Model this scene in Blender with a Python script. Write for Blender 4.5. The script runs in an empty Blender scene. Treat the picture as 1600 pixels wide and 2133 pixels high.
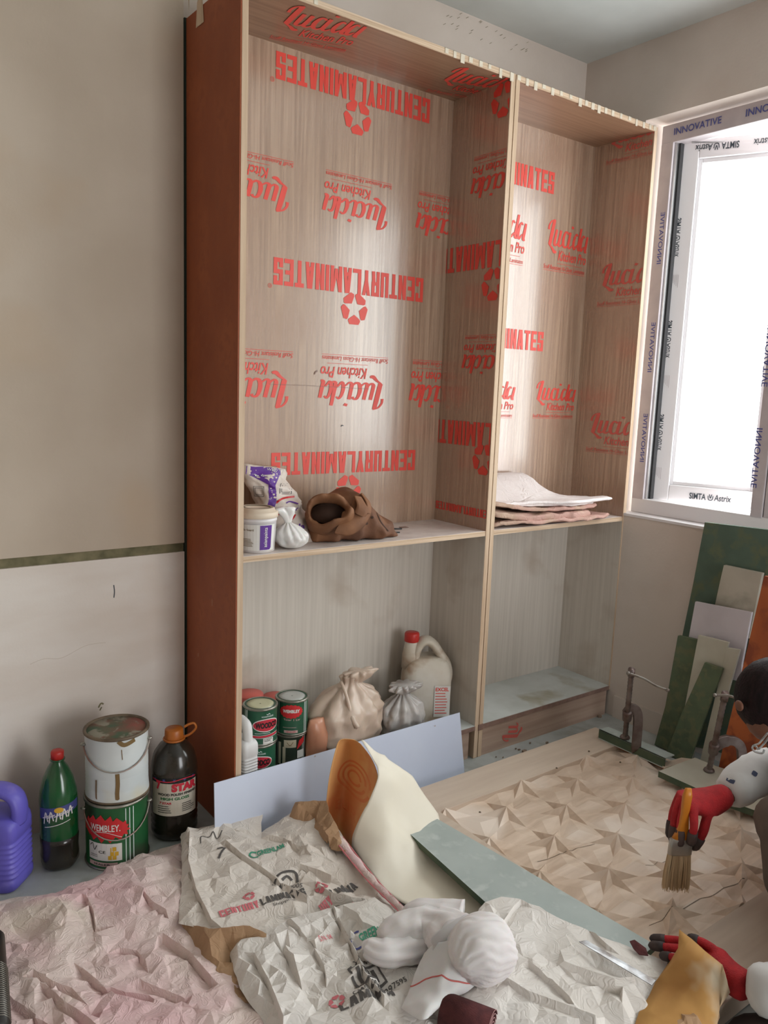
import bpy, bmesh, math, random
from mathutils import Vector, Matrix, noise
from mathutils.bvhtree import BVHTree
from mathutils.geometry import delaunay_2d_cdt
PI = math.pi
sc = bpy.context.scene
C = sc.collection
# ------------------------------------------------------------------ camera
cam = bpy.data.cameras.new('camera')
cam.sensor_fit = 'VERTICAL'
cam.sensor_height = 36.0
cam.lens = 28.1633
cam.clip_start = 0.02
cam_ob = bpy.data.objects.new('camera', cam)
cam_ob.matrix_world = Matrix([[0.800549, 0.062383, -0.596012, -1.02445], [-0.598167, 0.143441, -0.788429, -2.04267], [0.036308, 0.987691, 0.152148, 1.36332]] + [[0, 0, 0, 1]])
C.objects.link(cam_ob)
sc.camera = cam_ob
# ------------------------------------------------------------------ overcast sky and the openings it comes through
wd = bpy.data.worlds.new('sky')
sc.world = wd
wd.use_nodes = True
bg = wd.node_tree.nodes['Background']
bg.inputs[0].default_value = (0.97, 0.985, 1.0, 1)
bg.inputs[1].default_value = 6.4
def portal(name, loc, rot, sx, sy):
    l = bpy.data.lights.new(name, 'AREA')
    l.shape = 'RECTANGLE'; l.size = sx; l.size_y = sy
    l.cycles.is_portal = True
    o = bpy.data.objects.new(name, l); o.location = loc; o.rotation_euler = rot
    C.objects.link(o)
portal('portal_window', (1.95, -0.93, 1.66), (0, PI/2, 0), 1.6, 2.0)
portal('portal_fill_opening', (.85, -4.42, 1.1), (PI/2, 0, 0), 1.2, 2.2)  # portal of the added front wall opening that lets in fill light
sc.view_settings.view_transform = 'Standard'
sc.view_settings.look = 'None'
sc.view_settings.gamma = 1
sc.view_settings.use_curve_mapping = False
sc.view_settings.exposure = 0.3
sc.cycles.max_bounces = 8
sc.cycles.diffuse_bounces = 5
sc.cycles.glossy_bounces = 4
sc.cycles.transmission_bounces = 6
sc.cycles.transparent_max_bounces = 8
sc.cycles.use_denoising = True
sc.cycles.sample_clamp_indirect = 6
# ------------------------------------------------------------------ materials
def lin(c):
    return tuple((x/12.92 if x <= .04045 else ((x+.055)/1.055)**2.4) for x in [v/255 for v in c]) + (1,)
MATS = {}
def mat(name, rgb, rough=.6, rgb2=None, scale=8, stretch=(1, 1, 1), detail=5, lo=.35, hi=.65, bump=0, bscale=60, bstretch=None,
        metal=0, spec=.5, coat=0, trans=0, alpha=1, sheen=0, rgb3=None, scale3=2, lo3=.5, hi3=.62, distort=0, rough2=None, sss=0, crumple=0):
    m = bpy.data.materials.new(name); m.use_nodes = True
    nt = m.node_tree; N = nt.nodes; L = nt.links
    b = N['Principled BSDF']
    b.inputs['Base Color'].default_value = lin(rgb)
    b.inputs['Roughness'].default_value = rough
    b.inputs['Metallic'].default_value = metal
    b.inputs['Specular IOR Level'].default_value = spec
    b.inputs['Coat Weight'].default_value = coat
    b.inputs['Coat Roughness'].default_value = .16
    b.inputs['Transmission Weight'].default_value = trans
    b.inputs['Alpha'].default_value = alpha
    b.inputs['Sheen Weight'].default_value = sheen
    if sss:
        b.inputs['Subsurface Weight'].default_value = sss
        b.inputs['Subsurface Scale'].default_value = .01
    tc = N.new('ShaderNodeTexCoord')
    def nz(sc_, st, det, dist=0):
        mp = N.new('ShaderNodeMapping'); mp.inputs['Scale'].default_value = st
        L.new(tc.outputs['Object'], mp.inputs[0])
        n = N.new('ShaderNodeTexNoise'); n.inputs['Scale'].default_value = sc_; n.inputs['Detail'].default_value = det
        n.inputs['Distortion'].default_value = dist
        L.new(mp.outputs[0], n.inputs['Vector'])
        return n.outputs['Fac']
    def mixc(fac, lo_, hi_, a, c2):
        r = N.new('ShaderNodeMapRange'); r.inputs[1].default_value = lo_; r.inputs[2].default_value = hi_
        L.new(fac, r.inputs[0])
        mx = N.new('ShaderNodeMix'); mx.data_type = 'RGBA'
        L.new(r.outputs[0], mx.inputs['Factor'])
        if a is None: mx.inputs['A'].default_value = lin(rgb)
        else: L.new(a, mx.inputs['A'])
        mx.inputs['B'].default_value = lin(c2)
        return mx.outputs['Result'], r.outputs[0]
    col = None
    if rgb2:
        col, f = mixc(nz(scale, stretch, detail, distort), lo, hi, None, rgb2)
        if rough2 is not None:
            r = N.new('ShaderNodeMapRange'); r.inputs[3].default_value = rough; r.inputs[4].default_value = rough2
            L.new(f, r.inputs[0]); L.new(r.outputs[0], b.inputs['Roughness'])
    if rgb3:
        col, f = mixc(nz(scale3, (1, 1, 1), 4, .3), lo3, hi3, col, rgb3)
    if col: L.new(col, b.inputs['Base Color'])
    if crumple:
        mp = N.new('ShaderNodeMapping'); L.new(tc.outputs['Object'], mp.inputs[0]); L.new(nz(9, (1, 1, 1), 3), mp.inputs['Location'])
        vo = N.new('ShaderNodeTexVoronoi'); vo.feature = 'DISTANCE_TO_EDGE'; vo.inputs['Scale'].default_value = crumple; L.new(mp.outputs[0], vo.inputs['Vector'])
        bp = N.new('ShaderNodeBump'); bp.inputs['Strength'].default_value = .5; bp.inputs['Distance'].default_value = .006
        L.new(vo.outputs['Distance'], bp.inputs['Height']); L.new(bp.outputs[0], b.inputs['Normal'])
    if bump:
        bp = N.new('ShaderNodeBump'); bp.inputs['Strength'].default_value = bump; bp.inputs['Distance'].default_value = .004
        L.new(nz(bscale, bstretch or (1, 1, 1), 4), bp.inputs['Height'])
        L.new(bp.outputs[0], b.inputs['Normal'])
    MATS[name] = m
    return m
def M(n): return MATS[n]
mat('plaster', (212, 201, 192), .9, (200, 188, 178), 3, bump=.15, bscale=90)
mat('ceiling_paint', (206, 210, 208), .9, (194, 198, 196), 3)
mat('wall_upper', (206, 191, 174), .85, (194, 178, 160), 2.5, bump=.12, bscale=120, rgb3=(199, 177, 152), scale3=1.2)
mat('wall_lower', (238, 230, 222), .8, (226, 214, 203), 2.2, stretch=(1, 1, 3), bump=.08, bscale=120, rgb3=(222, 206, 190), scale3=1.5)
mat('groove', (140, 132, 102), .9, (104, 100, 74), 20)
mat('floor_stone', (180, 184, 182), .6, (164, 168, 166), 9, rgb3=(150, 150, 142), scale3=14, bump=.1, bscale=200, lo3=.5, hi3=.8)
mat('ply_edge', (214, 190, 164), .75, (184, 156, 128), 30, stretch=(1, 1, .05), bump=.2, bscale=50, bstretch=(1, 1, .1))
mat('ply_edge_h', (214, 190, 164), .75, (180, 152, 124), 60, stretch=(.05, 1, 3), bump=.2, bscale=50)
mat('plyback', (178, 140, 104), .8)
mat('redboard', (160, 84, 46), .6, (144, 70, 37), 7, stretch=(1, 1, .5), rgb3=(149, 76, 42), scale3=40, bump=.06, bscale=220)
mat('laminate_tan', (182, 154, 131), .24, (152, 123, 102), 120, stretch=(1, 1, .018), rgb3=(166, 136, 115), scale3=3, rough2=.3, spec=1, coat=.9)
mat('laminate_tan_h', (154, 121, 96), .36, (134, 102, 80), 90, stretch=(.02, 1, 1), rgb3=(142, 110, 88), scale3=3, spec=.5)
mat('laminate_grey', (208, 200, 190), .42, (196, 188, 178), 80, stretch=(1, 1, .025), rgb3=(168, 152, 136), scale3=4, lo3=.54, hi3=.78)
mat('shelf_white', (222, 212, 206), .5, (206, 194, 188), 20)
mat('base_white', (206, 210, 208), .55, (190, 194, 190), 8, rgb3=(158, 150, 126), scale3=5, lo3=.58, hi3=.75)
mat('edge_brown', (146, 118, 106), .6, (126, 100, 90), 40)
mat('plinth_tan', (186, 162, 146), .55, (166, 140, 124), 40, stretch=(.05, 1, 1))
mat('print_red', (222, 74, 62), .45)
mat('print_red_dull', (206, 96, 86), .5)
mat('tape', (216, 206, 188), .7, (200, 190, 172), 40)
mat('dark_green', (34, 46, 36), .8)
mat('pvc', (226, 224, 226), .35)
mat('pvc_film', (196, 188, 190), .45, (182, 174, 178), 12)
mat('rubber', (40, 40, 42), .6)
mat('steel', (190, 190, 190), .3, metal=1)
mat('blade_steel', (150, 150, 152), .28, (96, 88, 84), 30, metal=1, lo=.4, hi=.7)
mat('ink_blue', (78, 84, 150), .6)
mat('ink_dark', (54, 62, 70), .6)
# clear window glass: light passes straight, grazing views mirror
g = bpy.data.materials.new('window_glass'); g.use_nodes = True
nt = g.node_tree; nt.nodes.clear()
o_ = nt.nodes.new('ShaderNodeOutputMaterial'); mx = nt.nodes.new('ShaderNodeMixShader')
tr = nt.nodes.new('ShaderNodeBsdfTransparent'); gl = nt.nodes.new('ShaderNodeBsdfGlossy'); fr = nt.nodes.new('ShaderNodeLayerWeight'); pw = nt.nodes.new('ShaderNodeMath'); pw.operation = 'POWER'; pw.inputs[1].default_value = 4; ad = nt.nodes.new('ShaderNodeMath'); ad.operation = 'MULTIPLY_ADD'; ad.inputs[1].default_value = .8; ad.inputs[2].default_value = .03
tr.inputs[0].default_value = (.94, .96, .95, 1); gl.inputs['Roughness'].default_value = .02; 
nt.links.new(fr.outputs['Facing'], pw.inputs[0]); nt.links.new(pw.outputs[0], ad.inputs[0])
nt.links.new(ad.outputs[0], mx.inputs[0]); nt.links.new(tr.outputs[0], mx.inputs[1]); nt.links.new(gl.outputs[0], mx.inputs[2])
nt.links.new(mx.outputs[0], o_.inputs[0])
MATS['window_glass'] = g
# ------------------------------------------------------------------ object helpers
def obj(name, bm, m, parent=None, smooth=False, bevel=0, loc=None, sol=0):
    if isinstance(bm, bmesh.types.BMesh):
        me = bpy.data.meshes.new(name); bm.normal_update(); bm.to_mesh(me); bm.free()
    else: me = bm
    me.name = name
    ms = m if isinstance(m, (list, tuple)) else [m]
    if not me.materials:
        for k in ms: me.materials.append(M(k))
    if smooth:
        for p in me.polygons: p.use_smooth = True
    o = bpy.data.objects.new(name, me)
    C.objects.link(o)
    if parent is not None: o.parent = parent
    if loc is not None: o.location = loc
    if bevel:
        b = o.modifiers.new('bevel', 'BEVEL'); b.width = bevel; b.segments = 2; b.limit_method = 'ANGLE'; b.angle_limit = .6
    if sol:
        s = o.modifiers.new('solid', 'SOLIDIFY'); s.thickness = sol; s.offset = 0
    return o
def tag(o, label, cat, group=None, kind=None):
    if label: o['label'] = label
    if cat: o['category'] = cat
    if group: o['group'] = group
    if kind: o['kind'] = kind
    return o
def thing(name, label, cat, loc=(0, 0, 0), rot=(0, 0, 0), group=None):
    o = bpy.data.objects.new(name, None); o.empty_display_size = .05
    C.objects.link(o); o.location = loc; o.rotation_euler = rot
    return tag(o, label, cat, group)
def struct(name, bm, m, label=None, **k):
    o = obj(name, bm, m, **k); o['kind'] = 'structure'
    if label: o['label'] = label
    return o
def NB(): return bmesh.new()
def box(bm, x0, x1, y0, y1, z0, z1, mi=0):
    v = [bm.verts.new((x, y, z)) for z in (z0, z1) for y in (y0, y1) for x in (x0, x1)]
    for f in ((0, 2, 3, 1), (4, 5, 7, 6), (0, 1, 5, 4), (2, 6, 7, 3), (0, 4, 6, 2), (1, 3, 7, 5)):
        bm.faces.new([v[i] for i in f]).material_index = mi
    return bm
def bx(*a): return box(NB(), *a)
def prism(bm, pts, off):
    """polygon of 3-D points swept by the vector off"""
    off = Vector(off)
    a = [bm.verts.new(p) for p in pts]; b = [bm.verts.new(Vector(p) + off) for p in pts]
    n = len(a)
    f1 = bm.faces.new(a); f2 = bm.faces.new(b[::-1])
    for i in range(n): bm.faces.new((a[i], b[i], b[(i+1) % n], a[(i+1) % n]))
    bmesh.ops.recalc_face_normals(bm, faces=bm.faces)
    return bm
def lathe(bm, prof, n=32, c=(0, 0, 0), mi=0, fn=None, caps=True):
    c = Vector(c); rings = []
    for r, z in prof:
        ring = []
        for i in range(n):
            a = 2*PI*i/n
            rr = r*(fn(a, z) if fn else 1)
            ring.append(bm.verts.new(c + Vector((rr*math.cos(a), rr*math.sin(a), z))))
        rings.append(ring)
    for A, B in zip(rings, rings[1:]):
        for i in range(n):
            bm.faces.new((A[i], A[(i+1) % n], B[(i+1) % n], B[i])).material_index = mi
    if caps:
        for ring, fl in ((rings[0], True), (rings[-1], False)):
            bm.faces.new(ring[::-1] if fl else ring).material_index = mi
    return bm
def catmull(pts, k=6, closed=False):
    P = [Vector(p) for p in pts]; out = []; n = len(P)
    rng = n if closed else n-1
    for i in range(rng):
        if closed: a, b, c, d = P[i-1], P[i], P[(i+1) % n], P[(i+2) % n]
        else: a, b, c, d = P[max(i-1, 0)], P[i], P[i+1], P[min(i+2, n-1)]
        for j in range(k):
            t = j/k
            out.append(.5*((2*b)+(c-a)*t+(2*a-5*b+4*c-d)*t*t+(3*b-a-3*c+d)*t**3))
    if not closed: out.append(P[-1])
    return out
def tube(bm, pts, r, n=8, closed=False, mi=0):
    P = [Vector(p) for p in pts]; m = len(P)
    rs = r if isinstance(r, (list, tuple)) else [r]*m
    rings = []; up = None
    for i, p in enumerate(P):
        a = P[i-1] if (i or closed) else p; b = P[(i+1) % m] if (i < m-1 or closed) else p
        t = (b-a).normalized()
        if up is None: up = Vector((0, 0, 1)) if abs(t.z) < .9 else Vector((1, 0, 0))
        s = t.cross(up)
        if s.length < 1e-5: s = t.orthogonal()
        s.normalize(); up = s.cross(t).normalized()
        rings.append([bm.verts.new(p + rs[i]*(math.cos(2*PI*k/n)*s + math.sin(2*PI*k/n)*up)) for k in range(n)])
    for A, B in zip(rings, rings[1:] + ([rings[0]] if closed else [])):
        for k in range(n): bm.faces.new((A[k], A[(k+1) % n], B[(k+1) % n], B[k])).material_index = mi
    if not closed:
        bm.faces.new(rings[0][::-1]).material_index = mi; bm.faces.new(rings[-1]).material_index = mi
    bmesh.ops.recalc_face_normals(bm, faces=bm.faces)
    return bm
def loft(bm, rings, closed_ring=True, caps=True, mi=0):
    R = [[bm.verts.new(p) for p in ring] for ring in rings]
    n = len(R[0])
    for A, B in zip(R, R[1:]):
        for k in range(n if closed_ring else n-1):
            bm.faces.new((A[k], A[(k+1) % n], B[(k+1) % n], B[k])).material_index = mi
    if caps and closed_ring:
        bm.faces.new(R[0][::-1]); bm.faces.new(R[-1])
    return bm
# ------------------------------------------------------------------ lettering
_tc = {}
def text_geo(s, bold=0, shear=0):
    k = (s, bold, shear)
    if k in _tc: return _tc[k]
    cu = bpy.data.curves.new('t', 'FONT'); cu.body = s; cu.offset = bold; cu.shear = shear; cu.resolution_u = 3
    ob = bpy.data.objects.new('t', cu); C.objects.link(ob)
    dg = bpy.context.evaluated_depsgraph_get()
    me = bpy.data.meshes.new_from_object(ob.evaluated_get(dg))
    V = [(v.co.x, v.co.y) for v in me.vertices]; F = [tuple(p.vertices) for p in me.polygons]
    bpy.data.objects.remove(ob); bpy.data.curves.remove(cu); bpy.data.meshes.remove(me)
    xs = [v[0] for v in V]; ys = [v[1] for v in V]
    x0, y0, w, h = min(xs), min(ys), max(xs)-min(xs), max(ys)-min(ys)
    _tc[k] = ([((x-x0)/w, (y-y0)/h) for x, y in V], F, w/h)
    return _tc[k]
_ly = [0]
def LZ():
    _ly[0] = (_ly[0]+1) % 40
    return _ly[0]
def add2(bm, V, F, x, y, w, h, mi=0):
    z = LZ(); vs = [bm.verts.new((x+w*a, y+h*b, z)) for a, b in V]
    for f in F:
        try: bm.faces.new([vs[i] for i in f]).material_index = mi
        except ValueError: pass
def t2(bm, s, x, y, w, h, bold=0, shear=0, mi=0):
    """text filling the box x..x+w, y..y+h of a flat drawing; w None keeps the font's own width"""
    V, F, asp = text_geo(s, bold, shear)
    add2(bm, V, F, x, y, asp*h if w is None else w, h, mi)
def poly2(bm, pts, mi=0):
    z = LZ(); bm.faces.new([bm.verts.new((a, b, z)) for a, b in pts]).material_index = mi
def rect2(bm, x0, y0, x1, y1, mi=0): poly2(bm, [(x0, y0), (x1, y0), (x1, y1), (x0, y1)], mi)
def ell2(bm, x, y, a, b, mi=0, n=28): poly2(bm, [(x+a*math.cos(2*PI*i/n), y+b*math.sin(2*PI*i/n)) for i in range(n)], mi)
def stroke2(bm, pts, w, mi=0, k=5):
    z = LZ(); P = catmull([(x, y, z) for x, y in pts], k)
    L, R = [], []
    wl = w if isinstance(w, (list, tuple)) else None
    for i, p in enumerate(P):
        if wl:
            q = i/max(1, len(P)-1)*(len(wl)-1); j = min(int(q), len(wl)-2); w = wl[j]+(wl[j+1]-wl[j])*(q-j)
        t = P[min(i+1, len(P)-1)]-P[max(i-1, 0)]; t.z = 0; t.normalize()
        n = Vector((-t.y, t.x, 0))*w/2; p.z += .9*i/len(P)
        L.append(bm.verts.new(p+n)); R.append(bm.verts.new(p-n))
    for i in range(len(P)-1):
        bm.faces.new((R[i], R[i+1], L[i+1], L[i])).material_index = mi
def emblem2(bm, x, y, r, mi=0, rot=0):
    """ring of five blocks round a five-pointed star"""
    for k in range(5):
        a = PI/2 + k*2*PI/5 + rot
        poly2(bm, [(x+r*q*math.cos(a+d), y+r*q*math.sin(a+d)) for q, d in ((1.0, -.34), (1.0, .34), (.86, .56), (.74, .58), (.36, 0), (.74, -.58), (.86, -.56))], mi)
SCRIPT = [  # brush strokes of the stamp word, in its own 950 unit sketch: points and widths
 ([(126, 302), (130, 250), (165, 195), (226, 170)], (34, 26, 22, 22)), ([(212, 172), (186, 300), (150, 486)], (46, 56, 54)), ([(138, 484), (190, 520), (232, 566), (264, 556)], (16, 34, 52, 30)),
 ([(256, 285), (240, 370), (226, 462), (250, 482), (285, 446)], (40, 42, 44, 26, 14)), ([(326, 285), (308, 380), (292, 468), (322, 482), (358, 446)], (40, 42, 44, 24, 14)),
 ([(446, 318), (432, 292), (396, 304), (370, 390), (376, 468), (412, 484), (452, 446)], (34, 26, 34, 46, 44, 30, 14)), ([(482, 285), (466, 380), (455, 468), (484, 484), (520, 446)], (40, 42, 44, 24, 14)),
 ([(508, 236), (522, 206)], (36, 44)), ([(612, 316), (590, 292), (562, 330), (542, 420), (556, 486), (604, 430)], (20, 24, 34, 44, 36, 14)), ([(664, 208), (644, 330), (622, 470), (652, 484), (680, 456)], (36, 42, 44, 26, 14)),
 ([(734, 320), (712, 296), (686, 334), (666, 430), (680, 488), (726, 430)], (20, 24, 34, 44, 36, 14)), ([(778, 296), (762, 390), (746, 486), (772, 496)], (36, 42, 44, 24))]
def script2(bm, y0=0, upto=99, mi=0):
    for st, ws in SCRIPT[:upto]: stroke2(bm, [((x-75)/725, (810-y)/645) for x, y in st], [w_/800 for w_ in ws], mi)
def stamp_script(bm=None, mi=0):
    """the red script stamp, 1 wide and about .95 high"""
    bm = bm or NB()
    script2(bm, mi=mi)
    t2(bm, 'Kitchen Pro', .31, .225, .655, .2, .016, .25, mi)
    rect2(bm, .3, .163, .88, .17, mi); rect2(bm, 0, .005, .95, .012, mi)
    t2(bm, 'Scuff Resistant Hi-Gloss Laminates', 0, .035, .95, .085, .002, .2, mi)
    return bm
def block2(bm, s, x, y, w, h, mi=0):
    """heavy condensed capitals filling a box"""
    t, W = .2, .5
    R = lambda a, b, c, d: [(a, b), (c, b), (c, d), (a, d)]
    VL, VR, TP, BT = R(0, 0, t, 1), R(W-t, 0, W, 1), R(t, .84, W, 1), R(t, 0, W, .16)
    G = {'C': [VL, TP, BT, R(W-t, .64, W, .84), R(W-t, .16, W, .36)], 'E': [VL, TP, BT, R(t, .42, W-.05, .58)],
         'N': [VL, VR, [(t, 1), (t-.02, .62), (W-t, 0), (W-t+.02, .38)]], 'T': [R(0, .84, W, 1), R(W/2-t/2, 0, W/2+t/2, .84)],
         'U': [VL, VR, R(t, 0, W-t, .16)], 'R': [VL, TP, R(W-t, .5, W, .84), R(t, .42, W, .56), [(W-t-.04, .42), (W-t, 0), (W, 0), (W-.03, .42)]],
         'Y': [[(0, 1), (W/2-t/2, .4), (W/2+t/2, .4), (t, 1)], [(W-t, 1), (W/2-t/2, .4), (W/2+t/2, .4), (W, 1)], R(W/2-t/2, 0, W/2+t/2, .4)],
         'L': [VL, BT], 'A': [[(0, 0), (t, 0), (W/2+.04, 1), (W/2-t*.7, 1)], [(W-t, 0), (W, 0), (W/2+t*.7, 1), (W/2-.04, 1)], R(t*.7, .18, W-t*.7, .33)],
         'M': [VL, R(.48, 0, .68, 1), [(t-.04, 1), (.25, .1), (.34, .1), (.34, .45), (t, 1)], [(.34, .1), (.43, .1), (.52, 1), (.48, 1), (.34, .45)]], 'I': [VL],
         'S': [R(0, .84, W, 1), R(0, .5, t, .84), R(0, .42, W, .58), R(W-t, .16, W, .42), R(0, 0, W, .16), R(W-t, .66, W, .84), R(0, .16, t, .34)]}
    ad = lambda c: {'I': t, 'M': .68}.get(c, W)+.075
    tot = sum(ad(c) for c in s)-.075; cx = 0
    for c in s:
        for pl in G[c]: poly2(bm, [(x+w*(cx+a)/tot, y+h*b) for a, b in pl], mi)
        cx += ad(c)
def band(bm=None, s='CENTURYLAMINATES', mi=0):
    bm = bm or NB()
    block2(bm, s, 0, 0, 1, .14, mi)
    return bm
def place(name, bm, O, R, U, m, parent, sx=1, sy=1, clip=(), lift=.0006):
    """lay a flat drawing on a plane: drawing (x,y) -> O + R*x*sx + U*y*sy, cut by clip planes (point, normal kept side)"""
    O, R, U = Vector(O), Vector(R), Vector(U); n = R.cross(U).normalized()
    for v in bm.verts: v.co = O + R*(v.co.x*sx) + U*(v.co.y*sy) + n*(lift + v.co.z*1.5e-5)
    for p, nn in clip:
        bmesh.ops.bisect_plane(bm, geom=bm.verts[:]+bm.edges[:]+bm.faces[:], plane_co=Vector(p), plane_no=-Vector(nn), clear_outer=True)
    if not bm.verts: bm.free(); return None
    return obj(name, bm, m, parent)
# ------------------------------------------------------------------ the room
ZC = 2.741; XR = 1.78; YB = .356; XL = -2.7; YF = -4.4
struct('floor', bx(XL-.1, XR+.2, YF-.1, YB+.2, -.1, 0), 'floor_stone')
struct('ceiling', bx(XL-.1, XR+.2, YF-.1, YB+.2, ZC, ZC+.1), 'ceiling_paint')
wb = struct('wall_back', bx(XL-.1, XR+.2, YB+.012, YB+.15, 0, ZC), 'plaster')
struct('wall_left', bx(XL-.1, XL, YF, YB+.05, 0, ZC), 'plaster')
# left part of the back wall: two boards with a sunk strip between
struct('trim_1', bx(XL, -.012, YB-.004, YB+.014, 0, .823), 'wall_lower', 'pale lower wall board behind the pails')
struct('trim_2', bx(XL, -.012, YB-.004, YB+.014, .852, ZC), 'wall_upper', 'tan upper wall board left of the bookcase')
struct('trim_3', bx(XL, -.012, YB+.004, YB+.013, .821, .854), 'groove', 'olive sunk strip between the wall boards')
b = NB(); stroke2(b, [(0, 0), (.002, .02), (0, .04)], .003)
place('crack', b, (-0.24,0.352,0.7), (1, 0, 0), (0, 0, 1), 'ink_dark', wb)
b = NB(); stroke2(b, [(0, 0), (.04, .01), (.09, .004), (.16, .03), (.22, .03)], .0009)
place('crack', b, (-0.487,0.352,0.532), (1, 0, 0), (0, 0, 1), 'wall_upper', wb)
b = NB(); stroke2(b, [(0, 0), (.008, .012), (.016, .008)], .005); stroke2(b, [(.004, -.01), (.01, .0)], .004)
place('stain', b, (-0.293,0.352,0.357), (1, 0, 0), (0, 0, 1), 'groove', wb)
b = NB()
for i in range(26):
    x = random.Random(i).uniform(0, .5); stroke2(b, [(x, .03*math.sin(i*3)), (x+.012, .03*math.sin(i*3)+.008)], .0014)
place('pencil_marks', b, (0.93,0.367,2.698), (1, 0, 0), (0, 0, 1), 'groove', wb)
# right wall with the window opening
WZ0, WZ1, WY0, WY1 = .882, 2.445, .05, -1.92
b = NB()
for a in ((XR, XR+.24, YF, YB+.05, 0, WZ0), (XR, XR+.24, YF, YB+.05, WZ1, ZC), (XR, XR+.24, WY0, YB+.05, WZ0, WZ1), (XR, XR+.24, YF, WY1, WZ0, WZ1)): box(b, *a)
struct('wall_right', b, 'plaster')
struct('trim_4', bx(XR-.004, XR+.07, WY1, .02, WZ0-.006, WZ0+.004), 'pvc', 'white window sill strip')
struct('baseboard_right', bx(XR-.009, XR, YF, -.03, 0, .095), 'plaster')
# front wall behind the camera with an unseen opening, added for fill light
b = NB()
for a in ((XL, .25, YF-.12, YF, 0, ZC), (1.45, XR, YF-.12, YF, 0, ZC), (.25, 1.45, YF-.12, YF, 2.2, ZC)): box(b, *a)
struct('wall_front', b, 'plaster')
# ---- window: outer frame, two lights; the near-left sash stands open outwards
FX0, FX1 = 1.85, 1.91
wt = thing('window_1', None, None); wt['kind'] = 'structure'; wt['label'] = 'white plastic window still in its printed film, sash pushed open'
y0, y1, z0, z1 = .02, -1.90, .886, 2.43
obj('frame_rail', bx(FX0, FX1, y1, y0, z0, z0+.06), 'pvc', wt, bevel=.003)
hd = obj('frame_rail', bx(FX0, FX1, y1, y0, z1-.07, z1), 'pvc_film', wt, bevel=.003)
jl = obj('frame_stile', bx(FX0, FX1, y0-.055, y0, z0+.055, z1-.068), 'pvc_film', wt, bevel=.003)
obj('frame_stile', bx(FX0, FX1, y1, y1+.06, z0+.055, z1-.068), 'pvc_film', wt, bevel=.003)
mu = obj('mullion', bx(FX0, FX1, -.60, -.553, z0+.055, z1-.068), 'pvc_film', wt, bevel=.004)
mv = obj('mullion', bx(FX0-.004, FX1, -.551, -.505, z0+.055, z1-.068), 'pvc_film', wt, bevel=.004)
m3 = obj('mullion', bx(FX0, FX1, -1.29, -1.20, z0+.055, z1-.068), 'pvc_film', wt, bevel=.004)
for zz, s in ((1.05, 'INNOVATIVE'), (1.42, 'INNOVATIVE'), (1.85, 'INNOVATIVE')):
    b = NB(); t2(b, s, 0, 0, .22, .024, .012); place('lettering', b, (FX0-.0055, -.520, zz+.22), (0, 0, -1), (0, 1, 0), 'ink_blue', mv)
    b = NB(); t2(b, s, 0, 0, .22, .022, .012); place('lettering', b, (FX0-.0015, -.590, zz+.28), (0, 0, -1), (0, 1, 0), 'ink_blue', mu)
    b = NB(); t2(b, s, 0, 0, .2, .02, .012); place('lettering', b, (FX0-.0015, -.005, zz+.05), (0, 0, 1), (0, -1, 0), 'ink_blue', jl)
for yy in (-.035, -.33):
    b = NB(); t2(b, 'INNOVATIVE', 0, 0, .2, .026, .012); place('lettering', b, (FX0-.0015, yy, z1-.045), (0, -1, 0), (0, 0, 1), 'ink_blue', hd)
# stop rebates of the left light
obj('stop', bx(FX0+.03, FX1-.008, -.05, -.038, z0+.06, z1-.07), 'rubber', wt)
obj('track', bx(FX0+.012, FX0+.03, -.043, -.036, z0+.06, z1-.07), 'steel', wt)
# sash
ang = math.radians(24)
sh = thing('sash', None, None, (FX1-.01, -.042, 0), (0, 0, ang)); sh.parent = wt
SW, S0, S1 = .455, .94, 2.372
def sx(*a): return bx(a[0], a[1], -a[3], -a[2], a[4], a[5])
st1 = obj('sash_stile', sx(0, .05, 0, .066, S0, S1), 'pvc', sh, bevel=.003)
obj('sash_stile', sx(0, .05, SW-.066, SW, S0, S1), 'pvc', sh, bevel=.003)
rb = obj('sash_rail', sx(.001, .05, .066, SW-.066, S0, S0+.07), 'pvc', sh, bevel=.003)
rt = obj('sash_rail', sx(.001, .05, .066, SW-.066, S1-.07, S1), 'pvc', sh, bevel=.003)
b = NB(); 
for a in ((.016, .04, .066, .08, S0+.07, S1-.07), (.016, .04, SW-.08, SW-.066, S0+.07, S1-.07), (.016, .04, .08, SW-.08, S0+.07, S0+.085), (.016, .04, .08, SW-.08, S1-.085, S1-.07)):
    box(b, a[0], a[1], -a[3], -a[2], a[4], a[5])
obj('glazing_bead', b, 'pvc', sh, bevel=.002)
obj('pane', sx(.026, .031, .07, SW-.07, S0+.07, S1-.07), 'window_glass', sh)
def brand(O, R, U, par, L=.15):
    b = NB(); t2(b, 'SIMTA', 0, 0, .4, .16, .02); t2(b, 'Astrix', .6, 0, .4, .16, .01, .1)
    stroke2(b, [(.45, .12), (.47, .02), (.55, .02), (.57, .12)], .02); stroke2(b, [(.48, .16), (.51, .06), (.54, .16)], .02)
    place('lettering', b, O, R, U, 'ink_dark', par, L, L)
for zz in (2.08, 1.68, 1.30):
    brand((-.0012, -.022, zz), (0, 0, -1), (0, 1, 0), st1)
    b = NB()
    for i in range(4): rect2(b, 0, .006*i, .05-.006*i, .006*i+.0018)
    place('small_print', b, (-.0012, -.03, zz-.22), (0, 0, -1), (0, 1, 0), 'pvc_film', st1)
brand((-.0002, -.15, S0+.02), (0, -1, 0), (0, 0, 1), rb, .16)
brand((-.0002, -.21, S1-.02), (0, 1, 0), (0, 0, -1), rt, .16)
brand((-.0002, -.42, S1-.02), (0, 1, 0), (0, 0, -1), rt, .16)
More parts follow.
